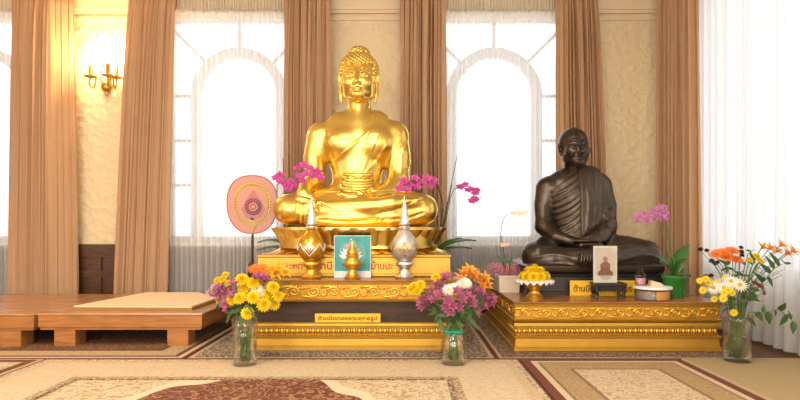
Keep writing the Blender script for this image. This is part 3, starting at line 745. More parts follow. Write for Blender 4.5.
    for q in ([(.03, 1.52), (-.02, 1.36), (-.03, 1.2)], [(-.03, 1.50), (-.10, 1.33), (-.12, 1.16)], [(-.14, 1.42), (-.22, 1.30), (-.30, 1.22)], [(-.06, 1.17), (.0, 1.22), (.05, 1.33)], [(-.28, 1.30), (-.36, 1.22), (-.44, 1.16)], [(-.53, 1.20), (-.5, 1.14), (-.44, 1.10)]):
        fr.ridge(q, .007, .014)
    mk_ = sculpt_obj('robe', [fr.mesh()], M['gold'], root)
    # folded shoulder cloth hanging down the front, with its pleated end over the belly
    SD = robe - .013
    SD = plane_cut(fd, SD, lambda x, y, z: np.abs(x - (-.350 + .16 * np.clip((z - 1.18) / .42, 0, 1))) - (.03 + .03 * np.clip((z - 1.3) / .3, 0, 1)) )
    zt = W(357, 126, 4.2).z; SD = plane_cut(fd, SD, lambda x, y, z: np.maximum(1.17 - z, y - (Yc + .02) + 0 * z))
    fs = Field.__new__(Field); fs.lo, fs.h, fs.ax, fs.D = fd.lo, fd.h, fd.ax, SD
    fs.D = np.maximum(fs.D, 0 * fs.D - 1); 
    sculpt_obj('shoulder_cloth', [fs.mesh()], M['gold'], root)
    mb = MB()
    for k in range(4):
        z = W(358, 173.5 + k * 5.6, 4.15).z; pts = []
        for i in range(9):
            x = -.352 + (-.108 + .027 * i) * (1 + .04 * k); y = fr.sy(x, z); pts.append((x, (y if y else 4.19) - .004, z - .010 * math.sin(PI * i / 8)))
        mb.tube(pts, [.014] + [.018] * 7 + [.014], 8)
    mk('belt_pleats', mb, M['gold'], root, True)
    # lotus base and plinth
    cx, cy = -.352, 4.30; mb = MB(); rows = [(.612, .655, .47), (.632, .672, .485), (.650, .66, .47), (.655, .60, .41)]
    for nm, z0, z1, ra, rb, ya, yb, npet in (('upper_lotus_petals', .665, .800, .585, .655, .395, .44, 34), ('lower_lotus_petals', .668, .618, .56, .655, .37, .46, 30)):
        mb = MB()
        mb.lathe([(z0, ra * .97), ((z0 + z1) / 2, ra * 1.0), (z1 - .012 * (1 if z1 > z0 else -1), ra * 1.04)], (cx, cy, 0), 64, sy=ya / ra * 1.0)
        for k in range(npet):
            a = 2 * PI * (k + .5) / npet; da = PI / npet * 1.06; g = []
            for i in range(7):
                tt = i / 6; wd = da * (1. if tt < .7 else math.sqrt(max(0, 1 - ((tt - .7) / .32) ** 2))); z = z0 + (z1 - z0) * tt
                rx = ra + (rb - ra) * tt ** 1.6 ; ry = ya + (yb - ya) * tt ** 1.6
                for q in (-1, -.5, 0, .5, 1):
                    an = a + wd * q; bu = 1 + .030 * (1 - q * q) ; g.append((cx + rx * bu * math.cos(an), cy + ry * bu * math.sin(an), z))
            f = [(i * 5 + q, i * 5 + q + 1, i * 5 + q + 6, i * 5 + q + 5) for i in range(6) for q in range(4)]
            mb.add(g, f)
        mk(nm, mb, M['gold'], root, 50)
    mb = MB(); el = lambda a, b: [(cx + a * math.copysign(abs(math.cos(q)) ** .8, math.cos(q)), cy + b * math.copysign(abs(math.sin(q)) ** .8, math.sin(q))) for q in np.linspace(0, 2 * PI, 49)[:-1]]
    mb.slab(el(.64, .43), .786, .806)
    mb.slab(el(.60, .405), .655, .672); mb.slab(el(.585, .39), .672, .79)
    mk('lotus_seat', mb, M['gold'], root, 40)
    mb = MB(); mb.rloft(cx - .67, cx + .67, 3.86, 4.72, [(.4625, .0), (.47, .004), (.482, .004), (.486, -.004), (.595, -.008), (.601, .0), (.612, .0), (.618, -.01)])
    pl = mk('plinth', mb, M['plinthgold'], root)
    for s, px, w in (('พระพุท', 291, .16), ('รานี', 325, .10), ('บ้านนะ', 382, .15)):
        txt(s, .07, 3.866, X(px, 3.866), .515, M['goldtext'], 'inscription', root, fit=w).parent = pl
golden_statue()

# ------------------------------------------------------------------ dark bronze monk statue
def monk_statue():
    root = empty('seated_statue', (1.38, 4.35, .324), 'dark bronze seated monk statue on a black pedestal, hands folded in its lap', 'statue')
    Yc = 4.38
    v = lambda a, b, Y: tuple(W(a, b, Y))
    fd = Field((.82, 4.0, .50), (1.98, 4.68, 1.36), .0068); e, t = fd.ell, fd.tube
    cx = 577
    e(v(578, 250, Yc), (.27, .19, .15)); e(v(577, 232, Yc), (.20, .15, .20), .06); e(v(575, 200, Yc + .01), (.225, .15, .22), .08)
    t([v(550, 186, Yc + .01), v(598, 185.5, Yc + .01)], .075, .07); t([v(563, 176.5, Yc + .01), v(589, 176.5, Yc + .01)], .05, .10)
    t([v(560, 252, Yc), v(545, 254, 4.28), v(537, 256, 4.20)], [.14, .125, .105], .05)
    t([v(596, 252, Yc), v(625, 253, 4.28), v(645, 255, 4.20)], [.14, .125, .105], .05)
    t([v(540, 259, 4.17), v(575, 262, 4.10), v(612, 262, 4.08)], [.10, .085, .062], .03)
    t([v(645, 258, 4.18), v(612, 259, 4.11), v(575, 258, 4.07), v(560, 258, 4.08)], [.10, .09, .065, .05], .03)
    t([v(599.5, 187, Yc + .01), v(606, 206, Yc), v(606, 226, 4.33)], [.078, .070, .064], .05)
    t([v(606, 226, 4.33), v(601, 236, 4.22), v(592, 242, 4.15)], [.068, .058, .044], .03)
    robe = fd.D.copy()
    t([v(575.5, 158, Yc + .02), v(575.5, 180, Yc + .01)], [.07, .09], .035)
    t([v(546, 188.5, Yc + .01), v(543.5, 206, Yc), v(544, 226, 4.33)], [.080, .073, .064], .04)
    t([v(544, 226, 4.33), v(556, 237, 4.22), v(572, 242, 4.15)], [.066, .055, .042], .03)
    # hands laid one on the other
    for s, px, zo, Y in ((-1, 595, 0., 4.135), (1, 580, .032, 4.125)):
        a = W(px, 245, Y); e((a.x, a.y, a.z + zo), (.06, .05, .022), .02)
        for dy, l in ((-.036, .095), (-.012, .115), (.012, .11), (.036, .09)):
            t([(a.x + s * .03, a.y + dy, a.z + zo), (a.x + s * (.03 + l * .55), a.y + dy - .004, a.z + zo + .004), (a.x + s * (.03 + l), a.y + dy, a.z + zo - .006)], [.0145, .0135, .010], .004)
        t([(a.x, a.y - .02, a.z + zo + .012), (a.x + s * .05, a.y - .03, a.z + zo + .026), (a.x + s * .085, a.y - .02, a.z + zo + .03)], [.017, .015, .011], .008)
    hp = head(.004, aged=True, yaw=math.radians(7), at=W(574, 147.5, Yc + .0), sc=.86, hair=False)
    sculpt_obj('body', [fd.mesh(), hp[0]], M['bronze'], root)
    p0 = W(584, 167, Yc - .12); p1 = W(549, 193, Yc - .12); n = Vector((p1.z - p0.z, 0, -(p1.x - p0.x))).normalized()
    sg = 1 if n.dot(W(590, 200, Yc - .1) - p0) < 0 else -1
    RD = plane_cut(fd, robe - .009, lambda x, y, z: sg * ((x - p0.x) * n.x + (z - p0.z) * n.z))
    def wrap(D):
        q = Field.__new__(Field); q.lo, q.h, q.ax, q.D = fd.lo, fd.h, fd.ax, D; return q
    fr = wrap(RD); q2 = lambda *p: [(W(a, b, 4.25).x, W(a, b, 4.25).z) for a, b in p]
    for k in range(9):
        y0 = 168 + k * 3.2; y1 = 193 + k * 5.2
        fr.ridge(q2((585, y0 + 3 * k), (575, y0 + 9 + 3.4 * k), (562, y0 + 17 + 3.4 * k), (550 + k * .3, min(y1, 240))), .0095, .014)
    for q in (((532, 248), (545, 246), (560, 248)), ((530, 256), (548, 253), (566, 257)), ((540, 264), (556, 262), (572, 266)), ((650, 248), (632, 246), (612, 250)), ((652, 256), (630, 254), (612, 258)), ((640, 264), (622, 262), (604, 266)), ((604, 212), (610, 220), (616, 218)), ((602, 204), (609, 210), (615, 208)), ((602, 224), (608, 230), (614, 228))):
        fr.ridge(q2(*q), .009, .014)
    sculpt_obj('robe', [fr.mesh()], M['bronze_robe'], root)
    xl = lambda z: W(580, 0, Yc - .14).x + 0 * z; xw = lambda z: W(604, 0, Yc - .14).x + 0 * z
    zb = W(0, 241, 4.2).z
    SD = plane_cut(fd, robe - .024, lambda x, y, z: np.maximum(np.maximum(xl(z) - x, x - xw(z)), zb - z) + 0 * y)
    SD = plane_cut(fd, SD, lambda x, y, z: y - (Yc + .10) + 0 * (x + z)); fs = wrap(SD)
    for a in (588, 596): fs.ridge(q2((a, 176), (a - 1, 190), (a, 205), (a - 1.5, 220), (a - 2, 236)), .009, .014)
    sculpt_obj('shoulder_cloth', [fs.mesh()], M['bronze_robe'], root)
    # pleated hem falling over the crossed legs in front
    mb = MB()
    for k in range(6): mb.tube([W(583 + k * 2.6, 246, 4.07 - .003 * k), W(582 + k * 2.9, 257, 4.0), W(580 + k * 3.3, 268, 4.005)], [.010, .013, .012], 7)
    mk('front_pleats', mb, M['bronze_robe'], root, True)
    cxx, cyy = 1.36, 4.37
    mb = MB(); mb.rloft(cxx - .50, cxx + .50, 3.985, 4.77, [(.3245, 0), (.345, .0), (.352, -.006), (.45, -.012), (.455, .0), (.468, .004), (.474, -.03)]); mk('pedestal', mb, M['blackbase'], root)
    mb = MB(); mb.rloft(cxx - .49, cxx + .49, 4.0, 4.755, [(.4745, -.03), (.482, -.004), (.50, .004), (.528, .004), (.54, -.012), (.545, -.04)]); mk('cushion', mb, M['bronze_robe'], root, 30)
monk_statue()

# ------------------------------------------------------------------ offerings on the golden altar
ZL, ZR = .462, .324
def urn(x, y, z, label, shell, fit):
    r = empty('urn', (x, y, z), label, 'urn'); c = (x, y, z)
    mk('foot', MB().lathe([(0, .062), (.012, .066), (.02, .05), (.05, .034), (.075, .036), (.085, .055), (.10, .060), (.118, .046)], c, 24), fit, r, 60)
    mk('egg_body', MB().lathe([(.112, .03), (.125, .056), (.16, .082), (.20, .092), (.235, .088), (.27, .072), (.30, .050), (.325, .032), (.335, .022)], c, 32), shell, r, True)
    mk('spire', MB().lathe([(.330, .036), (.338, .042), (.350, .033), (.362, .039), (.374, .030), (.386, .035), (.398, .026), (.410, .031), (.422, .022), (.434, .027), (.446, .018), (.458, .022), (.470, .014), (.482, .017), (.494, .010), (.506, .011), (.516, .006), (.56, .001)], c, 20), M['silver'] if shell is M['amber'] else fit, r, 60)
    mb = MB(); rad = lambda q: np.interp(q, [.125, .16, .20, .235, .27, .30], [.056, .082, .092, .088, .072, .050]) + .002
    for k in range(8):
        a0 = -PI / 2 + k * PI / 4 * 1.0
        for off in (.0,):
            pts = [];
            for i in range(9):
                u = i / 8; a = a0 + u * PI / 4; q = .235 - off - .05 * (1 - abs(2 * u - 1)); pts.append((x + rad(q) * math.cos(a), y + rad(q) * math.sin(a), z + q))
            mb.tube(pts, .0030, 5)
    for sg in (-1, 1):   # diamond cartouche on the front
        mb.tube([(x, y - rad(.245) , z + .245), (x + sg * .040, y - math.sqrt(rad(.2) ** 2 - .04 ** 2), z + .20), (x, y - rad(.152), z + .152)], .0045, 5)
        mb.tube([(x, y - rad(.222) - .001, z + .222), (x + sg * .020, y - math.sqrt(rad(.2) ** 2 - .02 ** 2) - .001, z + .20), (x, y - rad(.178) - .001, z + .178)], .0035, 5)
    mb.ball((x, y - rad(.2), z + .2), .008, 8, 6)
    mk('filigree', mb, M['white'] if shell is M['amber'] else M['goldbright'], r, True)
urn(X(311.5, 3.77), 3.77, ZL, 'egg-shaped amber urn with a silver spire on a gold foot', M['amber'], M['goldbright'])
urn(X(404.5, 3.77), 3.77, ZL, 'egg-shaped silver urn with gold tracery on a silver foot', pbr('silver_satin', (.62, .60, .58), .35, .7, .15, 60), M['silver'])

def picture():
    x0, x1 = X(334, 3.82), X(371, 3.82); y = 3.82; z0, z1 = ZL, W(0, 235.5, 3.82).z
    r = empty('picture_card', ((x0 + x1) / 2, y, z0), 'teal picture card of a white flower standing between the two urns', 'picture'); cx = (x0 + x1) / 2; cz = z0 + .62 * (z1 - z0)
    mk('card', MB().box(x0, x1, y, y + .01, z0 + .0005, z1), M['paper'], r)
    mk('print', MB().box(x0 + .004, x1 - .004, y - .001, y, z0 + .045, z1 - .004), M['teal'], r)
    mb = MB(); mb.plate([(cx + .09 * math.cos(a), z0 + .165 + .09 * math.sin(a)) for a in np.linspace(0, 2 * PI, 29)[:-1]], y - .002, y - .001); mk('medallion', mb, M['lime'], r)
    mb = MB()
    for k in range(9):
        a = PI * (k + .5) / 9; p = Vector((math.cos(a), 0, math.sin(a))); s = Vector((-p.z, 0, p.x)); b = Vector((cx - .01, 0, z0 + .135))
        q = [b + p * .015, b + p * .05 + s * .017, b + p * .085, b + p * .05 - s * .017]; mb.plate([(v.x, v.z) for v in q], y - .0028 - .0002 * k, y - .002)
    mk('printed_flower', mb, M['whitepetal'], r)
    mb = MB(); mb.plate([(cx - .03 + .02 * math.cos(a), z0 + .215 + .018 * math.sin(a)) for a in np.linspace(0, 2 * PI, 17)[:-1]], y - .006, y - .005); mk('printed_bud', mb, M['pinkpaint'], r)
picture()
def phan():
    x, y, z = X(352.5, 3.72), 3.72, ZL; c = (x, y, z)
    r = empty('offering_stand', c, 'small tiered gold offering stand in front of the teal card', 'offering stand')
    mk('pedestal_bowl', MB().lathe([(0, .05), (.012, .054), (.02, .044), (.045, .026), (.062, .026), (.075, .05), (.092, .066), (.108, .066), (.106, .054)], c, 28), M['goldbright'], r, 60)
    mk('upper_bowl', MB().lathe([(.1065, .05), (.118, .05), (.125, .038), (.14, .036), (.155, .044), (.160, .044)], c, 28), M['goldbright'], r, 60)
    mk('finial', MB().lathe([(.1605, .032), (.175, .036), (.195, .030), (.21, .016), (.225, .014), (.24, .006), (.255, .001)], c, 20), M['goldbright'], r, 60)
    mk('glass_cover', MB().lathe([(.161, .040), (.23, .040), (.262, .037), (.282, .024), (.290, .004)], c, 24), M['glass'], r, True)
phan()
x, y = X(250, 3.73), 3.73
r = empty('ornament', (x, y, ZL), 'small dark slender ornament at the left corner of the golden altar', 'ornament')
mk('base', MB().lathe([(0, .022), (.01, .022), (.014, .015)], (x, y, ZL), 16), M['black'], r, 60)
mk('body', MB().lathe([(.0142, .012), (.04, .018), (.065, .016), (.075, .008), (.085, .013), (.1, .012), (.11, .004), (.118, .001)], (x, y, ZL), 16), M['black'], r, True)

# ------------------------------------------------------------------ offerings on the bronze altar
def marigold_bowl():
    x, y, z = X(534.5, 3.8), 3.8, ZR; c = (x, y, z)
    r = empty('flower_bowl', c, 'gold pedestal bowl heaped with yellow flowers and white lace, left of the yellow sign', 'flower bowl')
    mk('pedestal_bowl', MB().lathe([(0, .058), (.012, .060), (.02, .05), (.04, .034), (.06, .034), (.075, .055), (.10, .072), (.115, .075), (.116, .06)], c, 28), M['goldbright'], r, 60)
    mb = MB(); n = 72; v = []
    for k, (q, zz) in enumerate(((.055, .117), (.09, .125), (.118, .118), (.128, .105))):
        for j in range(n): a = 2 * PI * j / n; s = math.sin(a * 18) * .004 * k; v.append((x + (q + s * .4) * math.cos(a), y + (q + s * .4) * math.sin(a), z + zz + s))
    mb.add(v, [(i * n + j, i * n + (j + 1) % n, (i + 1) * n + (j + 1) % n, (i + 1) * n + j) for i in range(3) for j in range(n)])
    o = mk('lace_collar', mb, M['whitef'], r, True); thick(o, .003)
    return r, c
bowl_root, bowl_c = marigold_bowl()

def black_stand():
    x0, x1 = X(594, 3.80), X(626, 3.80); y0, y1 = 3.775, 3.895; cx = (x0 + x1) / 2
    r = empty('small_stand', (cx, 3.83, ZR), 'small black lacquered stand in front of the yellow sign', 'stand')
    mk('top', MB().rloft(x0, x1, y0, y1, [(.405, -.004), (.410, 0), (.424, 0), (.428, -.004)]), M['black'], r)
    mk('apron', MB().rloft(x0 + .012, x1 - .012, y0 + .010, y1 - .010, [(.375, 0), (.405, .002)]), M['black'], r)
    for a in (x0 + .02, x1 - .02):
        s = -1 if a < cx else 1
        for b in (y0 + .018, y1 - .018): mk('leg', MB().tube([(a, b, .40), (a + s * .006, b, .37), (a - s * .002, b, .345), (a + s * .008, b, .3245)], [.018, .015, .011, .014], 8), M['black'], r)
    y = 3.81; px0, px1 = X(593.5, y), X(617, y); z0 = .4285; z1 = W(0, 246, y).z
    p = empty('framed_photo', ((px0 + px1) / 2, y, z0), 'small framed photo of a robed monk leaning up on the small black stand', 'photo')
    mk('mount', MB().box(px0, px1, y, y + .008, z0, z1), M['paper'], p)
    mk('print', MB().box(px0 + .010, px1 - .010, y - .001, y, z0 + .045, z1 - .012), M['photo_bg'], p)
    cx = (px0 + px1) / 2; zb = z0 + .05
    mk('printed_figure', MB().plate([(cx - .05, zb), (cx + .05, zb), (cx + .052, zb + .02), (cx + .032, zb + .035), (cx + .034, zb + .075), (cx + .014, zb + .092), (cx - .014, zb + .092), (cx - .034, zb + .075), (cx - .032, zb + .035), (cx - .052, zb + .02)], y - .002, y - .001), M['photo_robe'], p)
    mk('printed_head', MB().plate([(cx + .016 * math.cos(a), zb + .108 + .02 * math.sin(a)) for a in np.linspace(0, 2 * PI, 17)[:-1]], y - .003, y - .001), M['photo_skin'], p)
    mk('clear_holder', MB().box(px0 - .004, px1 + .004, y - .007, y - .005, z0, z1 + .004), M['plastic'], p)
    mk('clear_disc', MB().plate([(cx + .048 * math.cos(a), z0 + .060 + .042 * math.sin(a)) for a in np.linspace(0, 2 * PI, 25)[:-1]], y - .010, y - .0075), M['plastic'], p)
black_stand()
def food_box():
    y = 3.75; x = X(652.5, y); c = (x, y, ZR); r = empty('food_container', c, 'round clear food container with an orange and grey filling, right of the black stand', 'container')
    mk('tub', MB().lathe([(.0005, .108), (.004, .110), (.070, .119)], c, 36), M['plastic'], r, True)
    mk('lid', MB().lathe([(.0702, .119), (.072, .124), (.084, .124), (.088, .118), (.088, .0)], c, 36), M['white'], r, 50)
    for nm, a0, a1, m in (('orange_filling', -PI * .56, PI * .40, M['food']), ('grey_filling', PI * .42, PI * 1.42, M['food2'])):
        pts = [(x, y)] + [(x + .105 * math.cos(a), y + .105 * math.sin(a)) for a in np.linspace(a0, a1, 20)]
        mk(nm, MB().slab(pts, ZR + .004, ZR + .060), m, r)
    z = ZR + .0885; bx = X(640.5, 3.79)
    b = empty('plastic_bottle', (bx, 3.79, z), 'small clear plastic cup with a domed lid on the food container', 'cup')
    mk('cup', MB().lathe([(.0, .030), (.003, .032), (.06, .036)], (bx, 3.79, z), 24), M['plastic'], b, True)
    mk('contents', MB().lathe([(.004, .029), (.048, .033)], (bx, 3.79, z), 24), M['palepink'], b, True)
    mk('dome_lid', MB().lathe([(.060, .038), (.066, .038), (.085, .028), (.095, .014), (.112, .013), (.114, .004)], (bx, 3.79, z), 24), M['plastic'], b, True)
    px = X(655, 3.76)
    mk_ = MB(); v = [(px - .035, 3.74, z), (px + .055, 3.73, z), (px + .06, 3.80, z), (px - .03, 3.81, z), (px - .03, 3.745, z + .036), (px + .03, 3.74, z + .02), (px + .035, 3.79, z + .02), (px - .025, 3.80, z + .036)]
    mk_.add(v, [(3, 2, 1, 0), (4, 5, 6, 7), (0, 1, 5, 4), (1, 2, 6, 5), (2, 3, 7, 6), (3, 0, 4, 7)])
    thing('wrapped_packet', mk_, M['tan'], (px, 3.77, z), 'small tan wedge-shaped packet lying on the food container', 'packet')
food_box()

# ------------------------------------------------------------------ blossoms (shared meshes, +Z is the face)
def rotz(a): return Matrix.Rotation(a, 4, 'Z')
def tilt(a): return Matrix.Rotation(-a, 4, 'Y')
def me_of(mb, name, mats):
    me = bpy.data.meshes.new(name); me.from_pydata([tuple(p) for p in mb.v], [], mb.f)
    for m in mats: me.materials.append(m)
    me.polygons.foreach_set('material_index', mb.m); me.polygons.foreach_set('use_smooth', [True] * len(mb.f)); me.update(); return me
def pompon(r, m, n=9):
    mb = MB(); mb.ball((0, 0, -.1 * r), (r * .55, r * .55, r * .45), 10, 6)
    for ring in range(5):
        el = ring / 4.6 * PI / 2; k = int(14 - ring * 2.3)
        for i in range(k):
            mb.petal(rotz(2 * PI * (i + ring * .5) / k) @ tilt(el) , r * (1 - .10 * ring), r * .66, -.15 + .3 * ring / 4, .5, 0, 3)
    return me_of(mb, 'pompon_blossom', [m])
def daisy(r, m, mc, n=18, w=.28, lay=2, cr=.22):
    mb = MB()
    for L in range(lay):
        for i in range(n): mb.petal(rotz(2 * PI * (i + L * .5) / n) @ tilt(.1 + .22 * L) @ Matrix.Translation((r * .12, 0, 0)), r * (.9 - .12 * L), r * w, -.12, .3, 0, 3)
    mb.ball((0, 0, r * .05), (r * cr, r * cr, r * cr * .6), 10, 6, 1)
    return me_of(mb, 'daisy_blossom', [m, mc])
def trumpet(r, m, mc, w=.5, open_=.75):
    mb = MB()
    for i in range(6): mb.petal(rotz(2 * PI * i / 6) @ tilt(open_ - .15 * (i % 2)), r * (1.05 - .1 * (i % 2)), r * w * (1 if i % 2 else .8), -.35, .35, 0, 4)
    for i in range(4): mb.tube([(0, 0, 0), (r * .15 * math.cos(i * 1.6), r * .15 * math.sin(i * 1.6), r * .55)], [r * .03, r * .02], 4, 1)
    mb.tube([(0, 0, -r * .25), (0, 0, r * .1)], [r * .06, r * .14], 6, 1)
    return me_of(mb, 'trumpet_blossom', [m, mc])
def orchidb(r, m, mc):
    mb = MB()
    for a, l, w in ((PI / 2, .85, .55), (PI * 1.22, .85, .5), (PI * 1.78, .85, .5)): mb.petal(rotz(a) @ tilt(.08), r * l, r * w, -.12, .15, 0, 4)
    for a in (.15, PI - .15): mb.petal(rotz(a) @ tilt(.2) @ Matrix.Translation((0, 0, .03 * r)), r * .95, r * .95, -.12, .12, 0, 4)
    mb.petal(rotz(-PI / 2) @ tilt(.7), r * .45, r * .35, -.4, .5, 1, 3); mb.ball((0, 0, r * .12), (r * .1, r * .1, r * .13), 6, 5, 1)
    return me_of(mb, 'orchid_blossom', [m, mc])
def leafmesh(l, w, m, bend=-.25):
    mb = MB(); mb.petal(Matrix.Identity(4), l, w, bend, .25, 0, 6); return me_of(mb, 'leaf', [m])
BL = {'mum': pompon(.044, M['yellow']), 'smallmum': pompon(.025, M['yellow']), 'white': daisy(.041, M['whitef'], M['center'], 20, .3, 3), 'daisy': daisy(.05, M['whitef'], M['center'], 17, .24, 1, .27),
      'gerbera': daisy(.05, M['orange'], M['rust'], 16, .26, 2, .24), 'mauve': trumpet(.038, M['mauve'], M['palepink'], .85, .95), 'pink': trumpet(.03, M['palepink'], M['mauve'], .55), 'amber': trumpet(.050, M['amberf'], M['orange'], .56, .8),
      'lily': trumpet(.05, petalm('golden_petal', (.92, .50, .03)), M['amberf'], .6, .7), 'button': daisy(.024, M['yellow'], M['center'], 12, .35, 2, .3), 'maroon': pompon(.017, M['maroon']), 'rust': pompon(.016, M['rust']),
      'smallwhite': daisy(.018, M['whitef'], M['center'], 10, .4, 1, .25), 'yelltuft': pompon(.034, M['yellow'])}
LEAF = leafmesh(.075, .022, M['green']); LEAFB = leafmesh(.055, .030, M['green'], -.15)
NAMEK = {'mum': 'chrysanthemum', 'smallmum': 'chrysanthemum', 'white': 'chrysanthemum', 'daisy': 'daisy', 'gerbera': 'gerbera', 'mauve': 'alstroemeria', 'pink': 'alstroemeria', 'amber': 'alstroemeria', 'lily': 'alstroemeria', 'button': 'button_flower', 'maroon': 'scabiosa', 'rust': 'statice', 'smallwhite': 'filler_flower', 'yelltuft': 'chrysanthemum'}
def inst(me, name, parent, loc, direction, spin=0., sc=1.):
    o = bpy.data.objects.new(name, me); COL.objects.link(o); o.parent = parent; o.location = Vector(loc) - Vector(parent.location)
    q = Vector(direction).normalized().to_track_quat('Z', 'Y') @ Quaternion((0, 0, 1), spin); o.rotation_mode = 'QUATERNION'; o.rotation_quaternion = q; o.scale = (sc,) * 3; return o
def leaf_at(me, parent, p, d, name='leaf', up=Vector((0, 0, 1)), sc=1.):
    o = bpy.data.objects.new(name, me); COL.objects.link(o); o.parent = parent; o.location = Vector(p) - Vector(parent.location)
    d = Vector(d).normalized(); s = up.cross(d); s = s.normalized() if s.length > 1e-4 else Vector((1, 0, 0)); n = d.cross(s)
    o.rotation_mode = 'QUATERNION'; o.rotation_quaternion = Matrix((d, s, n)).transposed().to_quaternion(); o.scale = (sc,) * 3; return o

def vase(x, y, z, prof, label, ribbon=None, wl=.12):
    r = empty('flower_vase', (x, y, z), label, 'vase'); c = (x, y, z)
    inner = [(q, max(.001, w - .004)) for q, w in reversed(prof) if q > .016] + [(.016, .001)]
    mk('glass_body', MB().lathe([(0, .001)] + prof + inner, c, 36), M['glass'], r, True)
    wp = [(.0165, prof[1][1] - .0055)] + [(q, w - .0055) for q, w in prof if .017 < q < wl] + [(wl, np.interp(wl, [p[0] for p in prof], [p[1] for p in prof]) - .0055)]
    mk('water', MB().lathe(wp, c, 28), M['water'], r, True)
    if ribbon:
        mb = MB(); w = np.interp(ribbon, [p[0] for p in prof], [p[1] for p in prof]) + .001; mb.lathe([(ribbon - .011, w), (ribbon - .011, w + .003), (ribbon + .011, w + .003), (ribbon + .011, w)], c, 30)
        for s in (-1, 1): mb.tube([(x + s * .005, y - w - .005, z + ribbon), (x + s * .03, y - w - .012, z + ribbon + .008), (x + s * .022, y - w - .012, z + ribbon - .008)], [.004, .006, .003], 6)
        mk('ribbon', mb, M['ribbon'], r, True)
    return r
def bouquet(vx, vy, vz, rim_z, rim_r, base_r, items, ctr, where, dy, seed, group, slabel=None):
    """items: (kind, px, py); positions read at the vase's distance then spread in depth"""
    rr = random.Random(seed); C = Vector(ctr); cnt = {}
    for kd, px, py in items: cnt[kd] = cnt.get(kd, 0) + 1
    for idx, (kd, px, py) in enumerate(items):
        p0 = W(px, py, vy); off = Vector((p0.x - C.x, 0, p0.z - C.z)); rad = min(1, off.length / .14)
        Y = vy + dy[0] * math.sqrt(max(0, 1 - rad ** 2)) + rr.uniform(-.015, .015) + (dy[1] if kd in ('gerbera', 'lily', 'amber', 'maroon', 'smallwhite') else 0)
        p = W(px, py, Y); a = rr.uniform(0, 2 * PI); q = rr.uniform(.1, .85)
        b = Vector((vx + base_r * q * math.cos(a), vy + base_r * q * math.sin(a), vz + .022)); a2 = a + PI + rr.uniform(-.8, .8)
        tgt = math.atan2(p.y - vy, p.x - vx); nk = Vector((vx + rim_r * .7 * rr.uniform(.2, 1) * math.cos(tgt), vy + rim_r * .7 * math.sin(tgt), rim_z))
        d = (p - C).normalized() * .8 + Vector((0, -.75, .15)); d.normalize()
        e = p - d * .012; pts = [b, b.lerp(nk, .5), nk]
        for t in (.35, .7, 1.): 
            m = nk + Vector((0, 0, (e.z - nk.z) * .6)); pts.append(nk * (1 - t) ** 2 + m * 2 * t * (1 - t) + e * t * t)
        lab, gp = where(kd, idx, cnt[kd])
        fl = empty(NAMEK[kd], b, lab, 'flower', gp)
        mk('stem', MB().tube(pts, .0024 if kd not in ('maroon', 'smallwhite', 'button', 'rust') else .0016, 5), M['stem'], fl, True)
        inst(BL[kd], 'blossom', fl, p, d, rr.uniform(0, 6), rr.uniform(.9, 1.1))
        if rr.random() < .6:
            lp = pts[3].lerp(pts[4], rr.random()); s = (lp - Vector((vx, vy, lp.z))); s = (s.normalized() if s.length > .005 else Vector((0, -1, 0))) + Vector((rr.uniform(-.5, .5), -.6, rr.uniform(-.2, .6)))
            leaf_at(LEAF, fl, lp, s, sc=rr.uniform(.7, 1.1))
def zz(ox, oy, s, kind, pts): return [(kind, ox + a / s, oy + b / s) for a, b in pts]

# left bouquet
v1 = (X(245, 3.25), 3.25, .008)
vase(*v1, [(0, .064), (.006, .069), (.05, .068), (.15, .070), (.268, .075)], 'tall clear glass vase of yellow and mauve flowers beside the wooden platform', None, .13)
i1 = (zz(200, 255, 3.48, 'mum', [(137, 150), (185, 147), (165, 203), (145, 85), (185, 97), (255, 112), (238, 135), (152, 116), (222, 172), (272, 140), (258, 168), (112, 155)])
    + zz(200, 255, 3.48, 'smallmum', [(60, 88), (88, 70), (97, 98), (68, 158), (78, 85)]) + zz(200, 255, 3.48, 'white', [(198, 118), (213, 128)])
    + zz(200, 255, 3.48, 'mauve', [(122, 100), (105, 125), (85, 132), (92, 162), (66, 132), (78, 110), (212, 78), (195, 80), (225, 90), (96, 182), (115, 140), (70, 150)])
    + zz(200, 255, 3.48, 'pink', [(30, 135), (48, 112), (42, 140)]) + zz(200, 255, 3.48, 'gerbera', [(192, 50), (222, 50)]) + zz(200, 255, 3.48, 'lily', [(250, 52), (296, 62), (276, 48), (262, 68)]))
def w1(k, i, n):
    t = {'mum': ('large yellow chrysanthemum in the vase beside the wooden platform', 'large yellow chrysanthemums in the left vase'), 'smallmum': ('small yellow chrysanthemum at the left side of the left bouquet', 'small yellow chrysanthemums in the left vase'),
         'white': ('white chrysanthemum among yellow ones in the left bouquet', 'white chrysanthemums in the left vase'), 'mauve': ('mauve alstroemeria in the vase beside the wooden platform', 'mauve alstroemerias in the left vase'),
         'pink': ('pale pink alstroemeria at the left edge of the left bouquet', 'pale pink alstroemerias in the left vase'), 'gerbera': ('orange gerbera at the top of the left bouquet', 'orange gerberas in the left vase'), 'lily': ('golden yellow alstroemeria at the upper right of the left bouquet', 'golden alstroemerias in the left vase')}
    return t[k]
bouquet(v1[0], v1[1], v1[2], .27, .06, .045, i1, W(246, 312, 3.25), w1, (-.085, .05), 5, '')
